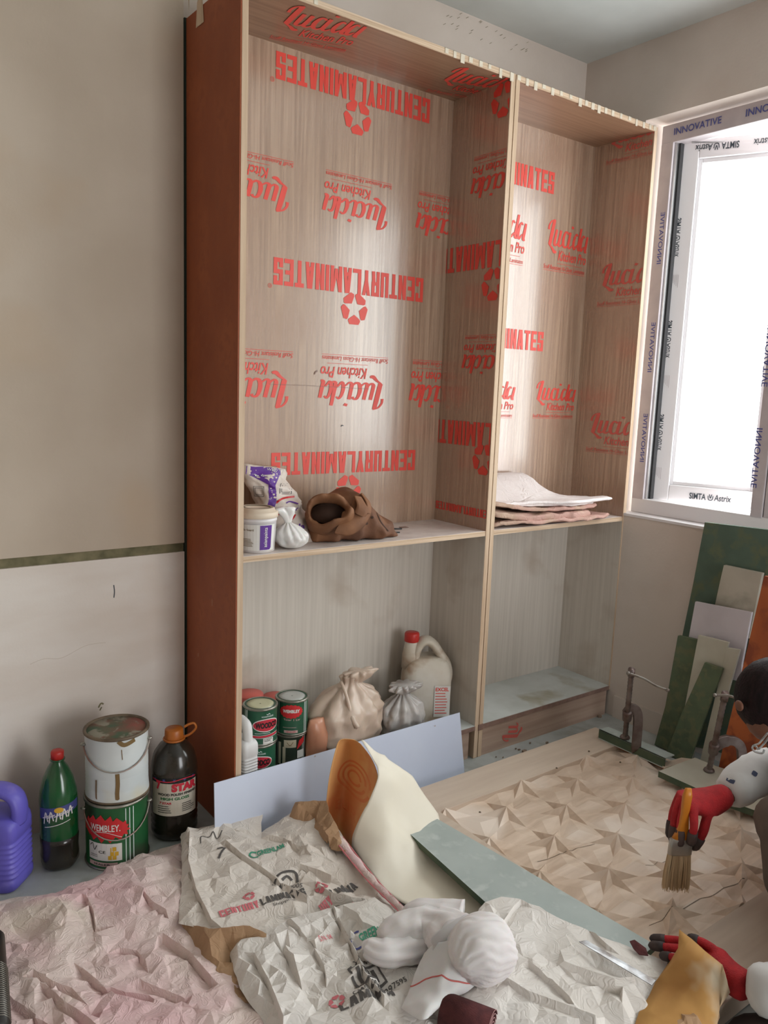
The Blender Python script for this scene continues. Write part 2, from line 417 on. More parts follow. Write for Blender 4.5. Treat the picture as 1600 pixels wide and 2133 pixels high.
# friction stay between frame head and open sash
b = NB(); box(b, 0, .012, -.20, 0, 0, .004)
stay = obj('stay', b, 'steel', wt, loc=(FX1-.02, -.09, z1-.075)); stay.rotation_euler = (0, 0, math.radians(38))
# fixed lights right of the mullion
for a0, a1 in ((-1.2, -.6), (-1.84, -1.29)):
    obj('pane', bx(1.878, 1.883, a0, a1, z0+.06, z1-.07), 'window_glass', wt)
# balcony slab above the window outside
struct('trim_5', bx(XR+.24, XR+.62, -2.2, .4, 2.49, 2.59), 'ceiling_paint', 'pale sun shade slab above the window outside')
# ------------------------------------------------------------------ bookcases
ZS, ZB0, ZT, DB, T = .87, .130, 2.41, .286, .018
def cabinet(name, label, x0, w, left_out, shelf_m, open_prints):
    """carcass of plywood, laminate sheets glued inside, raw edges to the front"""
    t = thing(name, label, 'bookcase', (x0, 0, 0))
    P = {}
    P['side_l'] = obj('side_panel', bx(0, T, 0, YB, .001, ZT), ['ply_edge'], t)
    P['side_r'] = obj('side_panel', bx(w-T, w, 0, YB, .001 if left_out else ZB0-T, ZT), ['ply_edge'], t)
    P['top'] = obj('top_panel', bx(T, w-T, 0, YB, ZT-T, ZT), 'ply_edge_h', t)
    P['back'] = obj('back_panel', bx(T, w-T, DB+.001, DB+.014, ZB0, ZT-T), 'plyback', t)
    P['shelf'] = obj('shelf', bx(T, w-T, .002, DB, ZS-T, ZS-.001), 'ply_edge_h', t)
    P['base'] = obj('bottom_panel', bx(T, w-T, -.002, DB, ZB0-T, ZB0-.001), 'edge_brown', t)
    obj('shelf_liner', bx(T, w-T, .003, DB, ZS-.001, ZS), shelf_m, P['shelf'])
    obj('shelf_liner', bx(T+.001, w-T-.001, .004, DB-.001, ZS-T-.001, ZS-T), 'laminate_grey', P['shelf'])
    obj('base_liner', bx(T, w-T, .0, DB, ZB0-.001, ZB0), 'base_white', P['base'])
    L = {}
    L['back'] = obj('back_liner', bx(T, w-T, DB, DB+.001, ZS, ZT-T), 'laminate_tan', P['back'])
    obj('back_liner', bx(T, w-T, DB, DB+.001, ZB0, ZS-T), 'laminate_grey', P['back'])
    for k, xa, xb in (('side_l', T, T+.001), ('side_r', w-T-.001, w-T)):
        L[k] = obj('side_liner', bx(xa, xb, .002, DB, ZS, ZT-T), 'laminate_tan', P[k])
        obj('side_liner', bx(xa, xb, .002, DB, ZB0, ZS-T), 'laminate_grey', P[k])
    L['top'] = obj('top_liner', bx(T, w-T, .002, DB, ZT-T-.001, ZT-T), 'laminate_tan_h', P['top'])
    return t, P, L
t1, P1, L1 = cabinet('bookcase', 'tall left bookcase of raw plywood, red board side, paint tins below', 0, 1.001, True, 'shelf_white', None)
t2_, P2, L2 = cabinet('bookcase', 'narrower right bookcase beside the window, folded papers on its shelf', 1.005, .787, False, 'shelf_white', None)
obj('outer_board', bx(-.004, 0, .001, YB-.001, .001, ZT-.002), 'redboard', P1['side_l'])
obj('scribe_strip', bx(-.010, -.001, YB-.006, YB+.010, .001, ZT), 'dark_green', t1)
b = NB(); poly2(b, [(0, 0), (.018, .0), (.014, .03), (.003, .022)]); poly2(b, [(-.02, .05), (-.014, .05), (-.016, .02)])
place('scuff', b, (-.0042, .28, 2.36), (0, -1, 0), (0, 0, 1), 'ply_edge', P1['side_l'], 3, 3)
for q, hh in (((-0.004,0.159,0.689), .02), ((-0.004,0.261,0.497), .012), ((-0.004,0.063,0.447), .006)):
    b = NB(); stroke2(b, [(0, 0), (.001, .4), (-.002, 1)], .004/hh*.7); place('scuff', b, q, (0, -1, 0), (0, 0, 1), 'ply_edge', P1['side_l'], hh*.5, hh)
obj('plinth', bx(T, .966, .012, .03, 0, ZB0-T), 'plinth_tan', t1)
pl2 = obj('plinth', bx(.020, .76, .004, .022, 0, ZB0-T), 'plinth_tan', t2_)
obj('plinth_return', bx(.018, .020, .004, .2, 0, ZB0-T), 'redboard', t2_)
obj('edge_strip', bx(-.006, T, -.003, .0, ZB0-T-.004, ZB0+.001), 'edge_brown', t2_)
# masking tape bits over the top front edge
rt_ = random.Random(4)
def tape(x, par, dz=0):
    w = rt_.uniform(.011, .017); h = rt_.uniform(.012, .03)
    b = NB(); box(b, x, x+w, -.0015, .0, ZT-h, ZT+.001); box(b, x, x+w, -.0015, .05, ZT, ZT+.0012)
    obj('tape_strip', b, 'tape', par)
for x in (.215, .69, .725, .755, .79, .835, .875, .925, .975): tape(x, P1['top'])
for x in (.004, .045, .085, .125, .17, .215, .265, .315, .35, .385, .42, .46, .5, .55, .6, .645, .69, .73, .758): tape(x, P2['top'])
# ---- red prints on the protective film
X_, Y_, Z_ = Vector((1, 0, 0)), Vector((0, 1, 0)), Vector((0, 0, 1))
YF_ = DB - .0004
cl1 = [((T+.001, 0, 0), X_), ((1.001-T-.001, 0, 0), -X_), ((0, 0, ZS), Z_)]
def row180(q0, q1, par):   # q0 lower right corner of the rotated band, q1 upper left
    w = q0[0]-q1[0]; h = abs(q1[2]-q0[2])
    b = band(); place('lettering', b, (q0[0], YF_, q1[2]), -X_, -Z_, 'print_red', par, w, h/.14, cl1)
def em(x, z, r, par, clip=cl1, y=YF_):
    b = NB(); emblem2(b, 0, 0, 1); place('emblem', b, (x, y, z), -X_, -Z_, 'print_red', par, r, r, clip)
for (ax, az), (bx_, bz), (ex, ez) in (((.893, 2.075), (.205, 2.195), (0, 0)),):
    pass
rows = [((0.872,0.286,2.371), (0.876,0.286,2.305), (0.258,0.286,2.378), (0.566,0.286,2.245)),
        ((0.876,0.286,1.763), (0.88,0.286,1.693), (0.26,0.286,1.765), (0.576,0.286,1.63)),
        ((0.872,0.286,1.141), (0.875,0.286,1.078), (0.262,0.286,1.156), (0.572,0.286,1.004))]
for r0, r1, r2, e in rows:
    h = abs(r0[2]-r1[2])*1.2
    place('lettering', band(), (r0[0], YF_, r0[2]), -X_, -Z_, 'print_red', L1['back'], r0[0]-r2[0], h/.14, cl1)
    em(e[0], e[2], .056, L1['back'])
    b = NB(); t2(b, 'R', -.3, -.4, .6, .8, .01)
    for i in range(20):
        a, c2 = 2*PI*i/20, 2*PI*(i+1)/20
        poly2(b, [(math.cos(a), math.sin(a)), (math.cos(c2), math.sin(c2)), (.8*math.cos(c2), .8*math.sin(c2)), (.8*math.cos(a), .8*math.sin(a))])
    place('emblem', b, (r2[0]-.012, YF_, r0[2]-h-.005), -X_, -Z_, 'print_red', L1['back'], .007, .007, cl1)
# script stamps, upside down; corner = start of the script (right end in view)
for q0, q1 in (((0.698,0.286,1.89), (0.427,0.286,2.062)), ((0.709,0.286,1.273), (0.429,0.286,1.473))):
    w = q0[0]-q1[0]; h = (q1[2]-q0[2])*.93
    dx = .392
    for k in (-1, 0, 1):
        place('lettering', stamp_script(), (q0[0]+k*dx+.02, YF_, q1[2]+.0), -X_, -Z_, 'print_red', L1['back'], w*1.05, h, cl1)
# scratches and a flake of film
b = NB(); stroke2(b, [(0, 0), (.005, .004), (.01, .002)], .003); place('scuff', b, (0.534,0.285,1.228), X_, Z_, 'ink_dark', L1['back'])
b = NB(); stroke2(b, [(0, 0), (.004, .008), (.012, .012)], .004); place('scuff', b, (0.421,0.285,1.402), X_, Z_, 'edge_brown', L1['back'])
b = NB(); stroke2(b, [(0, 0), (.15, .0), (.4, -.004)], .0012); place('scuff', b, (0.249,0.285,1.364), X_, Z_, 'edge_brown', L1['back'])
# inner face of the right side (seen from the left), upside down, cut off at the front edge
XS = 1.001-T-.0015
cs = [((0, .003, 0), Y_), ((0, DB-.001, 0), -Y_), ((0, 0, ZS), Z_), ((0, 0, ZT-T), -Z_)]
def side_band(ztop, par, start=-.3, w=.66, h=.088):
    place('lettering', band(), (XS, start, ztop), Y_, -Z_, 'print_red', par, w, h/.14, cs)
for q in ((0.982,0.086,1.88), (0.982,0.061,1.256)): side_band(q[2], L1['side_r'])
side_band(ZS+.075, L1['side_r'], -.02, .3, .03)
for q in ((0.982,0.016,2.334), (0.982,0.027,1.734), (0.982,0.026,1.125)):
    b = NB(); emblem2(b, 0, 0, 1); place('emblem', b, (XS, .032, q[2]), Y_, -Z_, 'print_red', L1['side_r'], .058, .058, cs)
for q0, q1 in (((0.982,0.17,2.021), (0.982,0.169,2.166)), ((0.982,0.175,1.416), (0.982,0.165,1.554))):
    place('lettering', stamp_script(), (XS, -.1, q1[2]+.01), Y_, -Z_, 'print_red', L1['side_r'], .275, (q1[2]-q0[2])*1.05, cs)
# under the tops
ct = [((T+.001, 0, 0), X_), ((1.001-T-.001, 0, 0), -X_), ((0, .003, 0), Y_), ((0, DB-.001, 0), -Y_)]
ZU = ZT-T-.0015
for q in ((0.223,0.269,2.391), (0.843,0.281,2.391)):
    place('lettering', stamp_script(), (q[0], q[1]-.0, ZU), -Vector((-.95, .3, 0)).normalized(), Vector((-.3, -.95, 0)), 'print_red', L1['top'], .25, .25, ct)
# right bookcase: upright prints
o2 = 1.005
c2_ = [((T+.001, 0, 0), X_), ((.787-T-.001, 0, 0), -X_), ((0, 0, ZS), Z_)]
def P2b(q): return Vector((q[0]-o2, YF_, q[2]))
for q0, q1, q2 in (((1.535,0.286,2.164), (1.527,0.286,2.242), 0), ((1.531,0.286,1.54), (1.523,0.286,1.614), 0)):
    h = (q1[2]-q0[2])*1.06
    place('lettering', band(), (q0[0]-o2-.62, YF_, q0[2]), X_, Z_, 'print_red', L2['back'], .62, h/.14, c2_)
for q0, q1 in (((1.513,0.286,1.866), (1.766,0.286,2.06)), ((1.505,0.286,1.262), (1.757,0.286,1.413))):
    w, h = q1[0]-q0[0], (q1[2]-q0[2])
    for k in (0, -1):
        place('lettering', stamp_script(), (q0[0]-o2+k*.375-.01, YF_, q0[2]), X_, Z_, 'print_red', L2['back'], w*1.06, h*1.05, c2_)
XS2 = .787-T-.0015
for q0, q1 in (((1.772,0.217,1.736), (1.772,0.225,1.875)), ((1.772,0.219,1.126), (1.772,0.226,1.261)), ((1.772,0.225,2.307), (1.772,0.237,2.431))):
    w = .25
    place('lettering', stamp_script(), (XS2, q0[1], q0[2]), -Y_, Z_, 'print_red_dull', L2['side_r'], .3, (q1[2]-q0[2])*1.25, cs)
q = (1.493,0.276,2.391)
ct2 = [((T+.001, 0, 0), X_), ((.787-T-.001, 0, 0), -X_), ((0, .003, 0), Y_), ((0, DB-.001, 0), -Y_)]
place('lettering', stamp_script(), (q[0]-o2+.28, q[1]+.12, ZU), -X_, Y_*-1, 'print_red', L2['top'], .26, .22, ct2)
b = NB(); script2(b, upto=5)
place('lettering', b, (.30, .0035, .012), Z_, -X_, 'print_red_dull', pl2, .2, .17)
# ------------------------------------------------------------------ tins, bottles, bags
mat('tin_green', (38, 92, 66), .38, (30, 76, 56), 14, spec=.5)
mat('tin_dark', (40, 58, 46), .45, (60, 62, 50), 10)
mat('pail_green', (34, 98, 54), .42, (24, 74, 40), 6, rgb3=(40, 52, 34), scale3=8)
mat('tin_metal', (178, 176, 168), .38, (120, 116, 104), 18, metal=.85)
mat('lid_cream', (206, 204, 172), .4, (190, 186, 150), 9)
mat('lid_grey', (190, 192, 188), .4, (176, 176, 172), 9)
mat('pail_white', (214, 220, 220), .5, (196, 204, 206), 5, rgb3=(204, 188, 140), scale3=4, lo3=.52, hi3=.8)
mat('lid_dirty', (70, 98, 74), .6, (150, 84, 74), 14, rgb3=(150, 146, 130), scale3=22, lo3=.52, hi3=.6)
mat('rim_rust', (88, 74, 58), .6, (120, 104, 84), 20)
mat('label_white', (222, 220, 216), .5)
mat('label_red', (200, 40, 44), .45)
mat('label_crimson', (196, 44, 62), .45)
mat('label_black', (20, 24, 22), .5)
mat('label_green', (34, 110, 62), .5)
mat('label_pink', (206, 176, 172), .55)
mat('label_yellow', (216, 170, 50), .5)
mat('label_blue', (70, 76, 136), .5)
mat('label_cream', (206, 196, 172), .55, (186, 176, 152), 12)
mat('stripe_white', (206, 218, 214), .45)
mat('drip', (120, 96, 58), .35)
mat('pet_green', (20, 84, 42), .16, (12, 60, 30), 6, coat=.4, spec=.6)
mat('pet_dark', (34, 30, 26), .2, (50, 44, 34), 9, coat=.4)
mat('cap_coral', (206, 100, 90), .5)
mat('cap_red', (186, 44, 38), .4)
mat('cap_amber', (190, 110, 40), .4, (166, 90, 30), 20)
mat('jug_purple', (112, 104, 206), .42, (98, 90, 190), 6, rgb3=(150, 140, 214), scale3=9, lo3=.6, hi3=.8)
mat('jug_white', (226, 226, 226), .42, (206, 204, 204), 8)
mat('jug_dirty', (214, 208, 198), .5, (196, 184, 166), 8, rgb3=(150, 112, 78), scale3=9, lo3=.54, hi3=.72)
mat('tub_white', (226, 224, 228), .38, (214, 208, 204), 6, rgb3=(190, 172, 160), scale3=7, lo3=.58, hi3=.8)
mat('tub_lid', (222, 206, 186), .5, (200, 180, 158), 12)
mat('label_purple', (90, 40, 140), .45)
mat('bag_paper', (216, 204, 194), .5, (198, 184, 172), 9)
mat('bag_plastic', (232, 230, 228), .3, (214, 210, 206), 12, sheen=.2, sss=.15)
mat('bag_tan', (208, 188, 172), .34, (186, 164, 146), 7, rgb3=(160, 138, 120), scale3=6, lo3=.55, hi3=.8, sss=.1)
mat('bag_grey', (190, 184, 180), .3, (160, 154, 150), 16, sss=.1)
mat('bag_peach', (206, 150, 122), .3, (190, 132, 104), 8, sss=.2)
mat('leather', (140, 96, 64), .75, (112, 72, 46), 7, rgb3=(92, 58, 38), scale3=4, bump=.25, bscale=70)
mat('leather_dark', (62, 40, 28), .85)
mat('paper_pale', (236, 228, 226), .7, (224, 214, 212), 6, crumple=10)
mat('paper_brown', (196, 168, 148), .75, (172, 142, 122), 8, rgb3=(190, 150, 138), scale3=6, crumple=22)
mat('white_board', (204, 212, 230), .35, (196, 204, 224), 4)
mat('wire', (176, 172, 164), .4, (140, 96, 84), 9, metal=.6)
mat('bottle_label', (206, 198, 184), .5, (190, 180, 160), 9)
CAM = cam_ob.matrix_world.translation
def facing(p): return math.atan2(CAM.y-p[1], CAM.x-p[0])
def wrap(name, bm, par, r, z, a0, m, lift=.0005, cone=0):
    """roll a flat drawing (metres) round an upright cylinder of radius r"""
    xs = [v.co.x for v in bm.verts]; st = r*.16
    k = math.floor(min(xs)/st)+1
    while k*st < max(xs):
        bmesh.ops.bisect_plane(bm, geom=bm.verts[:]+bm.edges[:]+bm.faces[:], plane_co=(k*st, 0, 0), plane_no=(1, 0, 0)); k += 1
    for v in bm.verts:
        rr = r + lift + v.co.z*2e-5 + cone*v.co.y; a = a0 + v.co.x/r
        v.co = (rr*math.cos(a), rr*math.sin(a), z + v.co.y)
    return obj(name, bm, m, par)
def boxl(s, x0, y0, x1, y1, bold=0, mi=0, bm=None, shear=0):
    b = bm or NB(); t2(b, s, x0, y0, x1-x0, y1-y0, bold, shear, mi); return b
def lines2(b, x0, y0, x1, n, dy, h=.0012, mi=0, seed=0):
    R = random.Random(seed)
    for i in range(n): rect2(b, x0, y0-i*dy, x1-R.uniform(0, .3)*(x1-x0), y0-i*dy+h, mi)
def tin(label, cat, loc, r, h, body, lid, group=None, rot=0):
    t = thing('paint_tin', label, cat, loc, (0, 0, rot), group)
    b = lathe(NB(), [(r*.96, 0), (r*1.02, .001), (r*1.03, .004), (r, .007), (r, h-.008), (r*1.03, h-.004), (r*1.02, h-.001), (r*.97, h)], 40)
    o = obj('body', b, body, t, True)
    b = lathe(NB(), [(r*1.012, h-.006), (r*1.05, h-.004), (r*1.05, h), (r*1.0, h+.002), (r*.94, h+.0015), (r*.93, h-.004), (r*.84, h-.004), (r*.82, h+.0005), (r*.8, h+.0012)], 40, caps=False)
    obj('rim', b, 'tin_metal', t, True)
    obj('lid', lathe(NB(), [(r*.81, h-.003), (r*.80, h+.0008), (r*.5, h+.0002), (r*.05, h)], 40), lid, t, True)
    b = lathe(NB(), [(r*1.0, .0), (r*1.045, .001), (r*1.045, .005), (r*1.0, .006)], 40, caps=False)
    obj('bottom_rim', b, 'tin_metal', t, True)
    return t
def handle_wire(par, r, z, drop, a0):
    pts = []
    for i in range(17):
        a = PI*i/16
        s, d = math.cos(a)*(r*1.03), math.sin(a)
        q = Vector((math.cos(a0), math.sin(a0), 0)); n = Vector((-math.sin(a0), math.cos(a0), 0))
        out = math.sqrt(max(0, (r*1.05)**2-(s)**2))
        pts.append(n*s + q*max(out, .0) + Vector((0, 0, z-drop*d)))
    o = obj('handle', tube(NB(), pts, .0022, 6), 'wire', par, True)
    for q in (pts[0], pts[-1]):
        obj('handle_ear', lathe(NB(), [(.001, 0), (.009, .001), (.008, .004), (.003, .006)], 12, c=(q.x, q.y, q.z-.003)), 'tin_metal', par, True)
    return o
# --- stacked 4 litre pails by the left wall
pb = (-.318, .116, 0); fa = facing(pb); R4, H4 = .086, .192
t = tin('green paint pail on the floor under the white pail', 'paint pail', pb, R4, H4, 'pail_green', 'lid_dirty', 'paint pails by the left wall')
for i in range(3):
    b = NB(); rect2(b, .022+.011*i, .004, .0245+.011*i, H4-.01); wrap('stripe', b, t, R4, 0, fa, 'stripe_white')
b = NB(); R = random.Random(3); n = 34
poly2(b, [((.052+.018*R.random())*math.cos(2*PI*i/n)*1.15-.038, (.026+.016*(i % 2))*math.sin(2*PI*i/n)) for i in range(n)])
wrap('splash', b, t, R4, .125, fa, 'label_red', .0007)
wrap('lettering', boxl('WEMBLEY.', -.078, .118, .008, .138, .015), t, R4, 0, fa, 'label_white', .0016)
b = NB(); stroke2(b, [(-.076, 0), (-.03, .004), (.012, -.012)], .0015); wrap('underline', b, t, R4, .112, fa, 'label_white', .0016)
b = NB(); rect2(b, -.088, .03, .012, .082); wrap('label', b, t, R4, 0, fa, 'label_white', .0007)
b = boxl('CE', -.052, .052, -.032, .06, .01); lines2(b, -.08, .045, -.05, 2, .005); stroke2(b, [(-.082, .07), (-.072, .078), (-.066, .06), (-.058, .074)], .002)
wrap('lettering', b, t, R4, 0, fa, 'label_black', .0012)
b = NB()
for x, y in ((-.02, .04), (-.008, .04), (-.014, .052), (-.002, .052), (-.008, .066), (-.014, .064)): rect2(b, x-.005, y-.006, x+.005, y+.006)
wrap('emblem', b, t, R4, 0, fa, 'label_yellow', .0012)
b = NB(); rect2(b, -.088, .012, 0, .024); wrap('label', b, t, R4, 0, fa, 'label_pink', .0007)
wrap('lettering', boxl('SEALER', -.07, .015, -.02, .021, .01), t, R4, 0, fa, 'label_black', .0012)
handle_wire(t, R4, .165, .072, fa)
# white pail on top
def ribs(z0, z1, n, r, d):
    return [(r + d*(1 if i % 2 else 0), z0+(z1-z0)*i/n) for i in range(n+1)]
pw = (pb[0]+.004, pb[1]+.004, H4+.003)
t = thing('paint_pail', 'white ribbed paint pail with brown drips, stacked on the green pail', 'paint pail', pw, (0, 0, 0), 'paint pails by the left wall')
r = R4
b = lathe(NB(), [(r*.97, 0), (r*1.02, .002), (r*1.02, .006)]+ribs(.03, .075, 8, r, -.0012)+ribs(.1, .145, 8, r, -.0012)+[(r, .185), (r*1.01, .188)], 48)
obj('body', b, 'pail_white', t, True)
obj('rim', lathe(NB(), [(r*1.0, .184), (r*1.05, .187), (r*1.05, .192), (r*.99, .194), (r*.95, .191), (r*.94, .186)], 48, caps=False), 'rim_rust', t, True)
obj('lid', lathe(NB(), [(r*.945, .186), (r*.93, .189), (r*.5, .1885), (r*.05, .1885)], 48), 'lid_dirty', t, True)
obj('bottom_rim', lathe(NB(), [(r*.98, 0), (r*1.04, .001), (r*1.04, .006), (r*1.0, .007)], 48, caps=False), 'rim_rust', t, True)
b = NB(); stroke2(b, [(.0, .09), (.001, .06), (-.001, .03), (.0, .002)], .011); stroke2(b, [(-.06, .07), (-.061, .03), (-.06, .01)], .005)
stroke2(b, [(.004, .185), (.02, .172), (.05, .18)], .012); stroke2(b, [(.012, .16), (.014, .13)], .002)
wrap('drip', b, t, r, 0, fa, 'drip', .001)
handle_wire(t, R4, .158, .062, fa)
# --- green soda bottle
q = (-0.483,0.123,0); pz = (q[0]+.016, q[1]+.034, 0); fb = facing(pz)
t = thing('soda_bottle', 'large green plastic soda bottle with red cap, dark dregs inside', 'bottle', pz)
prof = [(.034, 0), (.044, .004), (.050, .015), (.051, .04), (.0495, .06), (.051, .08), (.051, .17), (.0515, .2), (.049, .225), (.040, .262), (.027, .292), (.0165, .308), (.0155, .315)]
obj('bottle_body', lathe(NB(), prof, 36, fn=lambda a, z: 1+(.03*math.cos(5*a) if z < .03 else 0)), 'pet_green', t, True)
obj('dregs', lathe(NB(), [(.0345, .0005), (.0445, .0045), (.0506, .015), (.0516, .04), (.0502, .06), (.0516, .08), (.0516, .095)], 36, fn=lambda a, z: 1+(.03*math.cos(5*a) if z < .03 else 0)), 'pet_dark', t, True)
obj('neck_ring', lathe(NB(), [(.015, .312), (.02, .313), (.02, .316), (.015, .317)], 24), 'pet_green', t, True)
obj('cap', lathe(NB(), [(.0172, .317), (.0172, .336), (.0155, .339), (.003, .3395)], 28, fn=lambda a, z: 1+.03*math.cos(22*a)), 'cap_red', t, True)
b = NB(); poly2(b, [(-.06, .168), (.06, .19), (.06, .214), (-.06, .2)]); o = wrap('label', b, t, .0515, -.01, fb, 'label_blue')
b = NB()
R = random.Random(8)
for i, (x, s) in enumerate(((-.042, 1), (-.026, .8), (-.008, 1.1), (.008, .8), (.024, 1.1))):
    stroke2(b, [(x, .152+.004*i), (x+.006*s, .186+.003*i), (x+.012, .16+.003*i)], .0034); stroke2(b, [(x-.004, .168+.003*i), (x+.016, .178+.003*i)], .0028)
stroke2(b, [(-.04, .142), (.03, .158)], .002)
wrap('lettering', b, t, .0515, -.005, fb, 'label_white', .001)
b = NB(); ell2(b, 0, .19, .012, .008); wrap('emblem', b, t, .0515, -.002, fb, 'label_yellow', .0012)
# --- large polish bottle beside the bookcase
q = (-0.162,0.095,0); pz = (q[0]+.026, q[1]+.043, 0); fb = facing(pz)
t = thing('polish_bottle', 'large dark plastic bottle of wood polish, amber cap, cream label', 'bottle', pz)
r = .069
prof = [(.052, 0), (.063, .006), (r, .02)]+ribs(.03, .08, 6, r, -.003)+[(r, .085), (r, .21), (.067, .23), (.059, .262), (.044, .285), (.026, .298), (.023, .305)]
obj('bottle_body', lathe(NB(), prof, 40), 'pet_dark', t, True)
obj('cap', lathe(NB(), [(.027, .300), (.028, .303), (.0265, .331), (.024, .334), (.003, .3345)], 28, fn=lambda a, z: 1+.025*math.cos(26*a)), 'cap_amber', t, True)
a0 = fb+PI/2
pts = [(.03*math.cos(fb-.9+i*.45), .03*math.sin(fb-.9+i*.45), .302) for i in range(9)]
obj('cap_ring', tube(NB(), [(.03*math.cos(i*PI/9), .03*math.sin(i*PI/9), .302) for i in range(18)], .0035, 6, True), 'cap_amber', t, True)
dx, dy = math.cos(a0), math.sin(a0)
lp = catmull([(.026*dx, .026*dy, .303), (.048*dx, .048*dy, .312), (.064*dx, .064*dy, .33), (.058*dx, .058*dy, .345), (.042*dx, .042*dy, .342), (.03*dx, .03*dy, .335)], 5)
obj('carry_loop', tube(NB(), lp, .0038, 6), 'cap_amber', t, True)
b = NB(); rect2(b, -.075, .088, .075, .208); wrap('label', b, t, r, 0, fb, 'bottle_label')
b = NB(); poly2(b, [(-.075, .19), (.075, .19), (.075, .208), (-.075, .208)]); wrap('label_band', b, t, r, 0, fb, 'label_black', .0008)
b = NB()
for i in range(5):
    x = -.06+.03*i
    poly2(b, [(x+(.006 if k % 2 else .0026)*math.cos(PI/2+k*PI/5), .2+(.006 if k % 2 else .0026)*math.sin(PI/2+k*PI/5)) for k in range(10)])
wrap('stars', b, t, r, 0, fb, 'label_blue', .0014)
b = NB(); stroke2(b, [(-.07, .2), (-.02, .196), (.03, .203), (.07, .198)], .003); t2(b, 'STAR', -.008, .164, .08, .026, .07); t2(b, '7', -.055, .17, .016, .028, .06)
b2 = b; wrap('lettering', b2, t, r, 0, fb, 'label_crimson', .0018)
b = boxl('WOOD POLISH FINISHES', -.05, .152, .07, .16, .03); lines2(b, -.05, .118, -.005, 4, .0065, .0018); lines2(b, .022, .124, .064, 5, .006, .0018, seed=2); wrap('lettering', b, t, r, 0, fb, 'label_black', .0014)
wrap('lettering', boxl('HIGH GLOSS', -.04, .138, .045, .147, .04), t, r, 0, fb, 'label_green', .0014)
wrap('lettering', boxl('7 STAR', -.045, .125, -.008, .132, .04, shear=.2), t, r, 0, fb, 'label_crimson', .0014)
# --- purple jerrycan at the left edge
def rounded(hx, hy, k=.3, n=28):
    out = []
    for i in range(n):
        a = 2*PI*i/n; c, s = math.cos(a), math.sin(a); e = 2/(2/k/2)
        out.append((hx*abs(c)**k*(1 if c > 0 else -1), hy*abs(s)**k*(1 if s > 0 else -1)))
    return out
def jerry(name, label, loc, rot, hx, hy, h, m, nr=7, group=None, handle=True, ribw=.004, cap=True):
    """flat sided can with ribbed walls, arched grip over an opening and a screw cap"""
    t = thing(name, label, 'jerrycan', loc, (0, 0, rot), group)
    b = NB(); rings = []
    zs = [(0, .9), (.006, .97), (.014, 1)]
    for i in range(nr):
        z = .03+(h*.62-.05)*i/nr
        zs += [(z, 1), (z+.004, 1-ribw/hx), (z+.009, 1-ribw/hx), (z+.013, 1)]
    zs += [(h*.64, 1), (h*.70, .97), (h*.74, .86), (h*.755, .6), (h*.757, .2)]
    for z, s in zs: rings.append([(x*s, y*(s if s < .9 else min(1, s+.02)), z) for x, y in rounded(hx, hy, .35)])
    loft(b, rings)
    o = obj('can_body', b, m, t, True)
    g = NB()
    P = catmull([(hx*.86, 0, h*.66), (hx*.90, 0, h*.80), (hx*.78, 0, h*.93), (hx*.45, 0, h*.985), (0, 0, h*.98), (-hx*.3, 0, h*.95), (-hx*.42, 0, h*.86), (-hx*.44, 0, h*.72)], 5)
    rings = []
    for i, p in enumerate(P):
        tt = (P[min(i+1, len(P)-1)]-P[max(i-1, 0)]).normalized(); nn = Vector((-tt.z, 0, tt.x))
        rings.append([p+nn*(.017*math.cos(a*PI/6))+Vector((0, hy*.52*math.sin(a*PI/6), 0)) for a in range(12)])
    loft(g, rings); obj('grip', g, m, t, True)
    if not cap: return t
    obj('neck', lathe(NB(), [(.026, h*.73), (.025, h*.84), (.024, h*.87)], 24, c=(-hx*.66, 0, 0)), m, t, True)
    obj('cap', lathe(NB(), [(.026, h*.862), (.0275, h*.87), (.0265, h*.955), (.024, h*.97), (.003, h*.972)], 28, c=(-hx*.66, 0, 0), fn=lambda a, z: 1+.02*math.cos(24*a)), 'cap_red', t, True)
    return t
t = jerry('jerrycan', 'purple ribbed plastic jerrycan at the left picture edge', (-.646, .185, 0), math.radians(-42), .105, .062, .27, 'jug_purple', 8)
b = NB()
for i, (w, s) in enumerate(((.05, 'VEC'), (.06, 'Clean'), (.055, 'Glass'), (.05, 'Shine'), (.035, 'Wood'), (.03, '5 L'))):
    t2(b, s, .0, -.011*i, w*.6, .007, .01)
place('lettering', b, (.035, -.0632, .15), X_, Z_, 'ink_blue', t)
# --- dark ribbed roll at the bottom left corner
mat('black_plastic', (30, 26, 24), .4, (44, 36, 30), 20)
mat('nail_comb', (120, 116, 108), .35, metal=.8)
q0, q1 = (-0.699,-0.15,0.06), (-0.752,-0.462,0.06)
t = thing('collated_nail_coil', 'dark ribbed roll lying on the pink paper in the bottom left corner', 'roll', (0, 0, 0))
A, B = Vector(q0), Vector(q1)
obj('roll_body', tube(NB(), [A+(B-A)*f for f in (0, .02, .05, .5, 1)], [.012, .02, .024, .024, .024], 24), 'black_plastic', t, True)
b = NB()
for i in range(26):
    p = A+(B-A)*(.42+.021*i); d = (B-A).normalized(); s = d.cross(Z_).normalized(); u = s.cross(d)
    tube(b, [p+(s*math.cos(a)+u*math.sin(a))*.0248 for a in [j*PI/6 for j in range(12)]], .0014, 5, True)
obj('rib_rings', b, 'nail_comb', t, True)
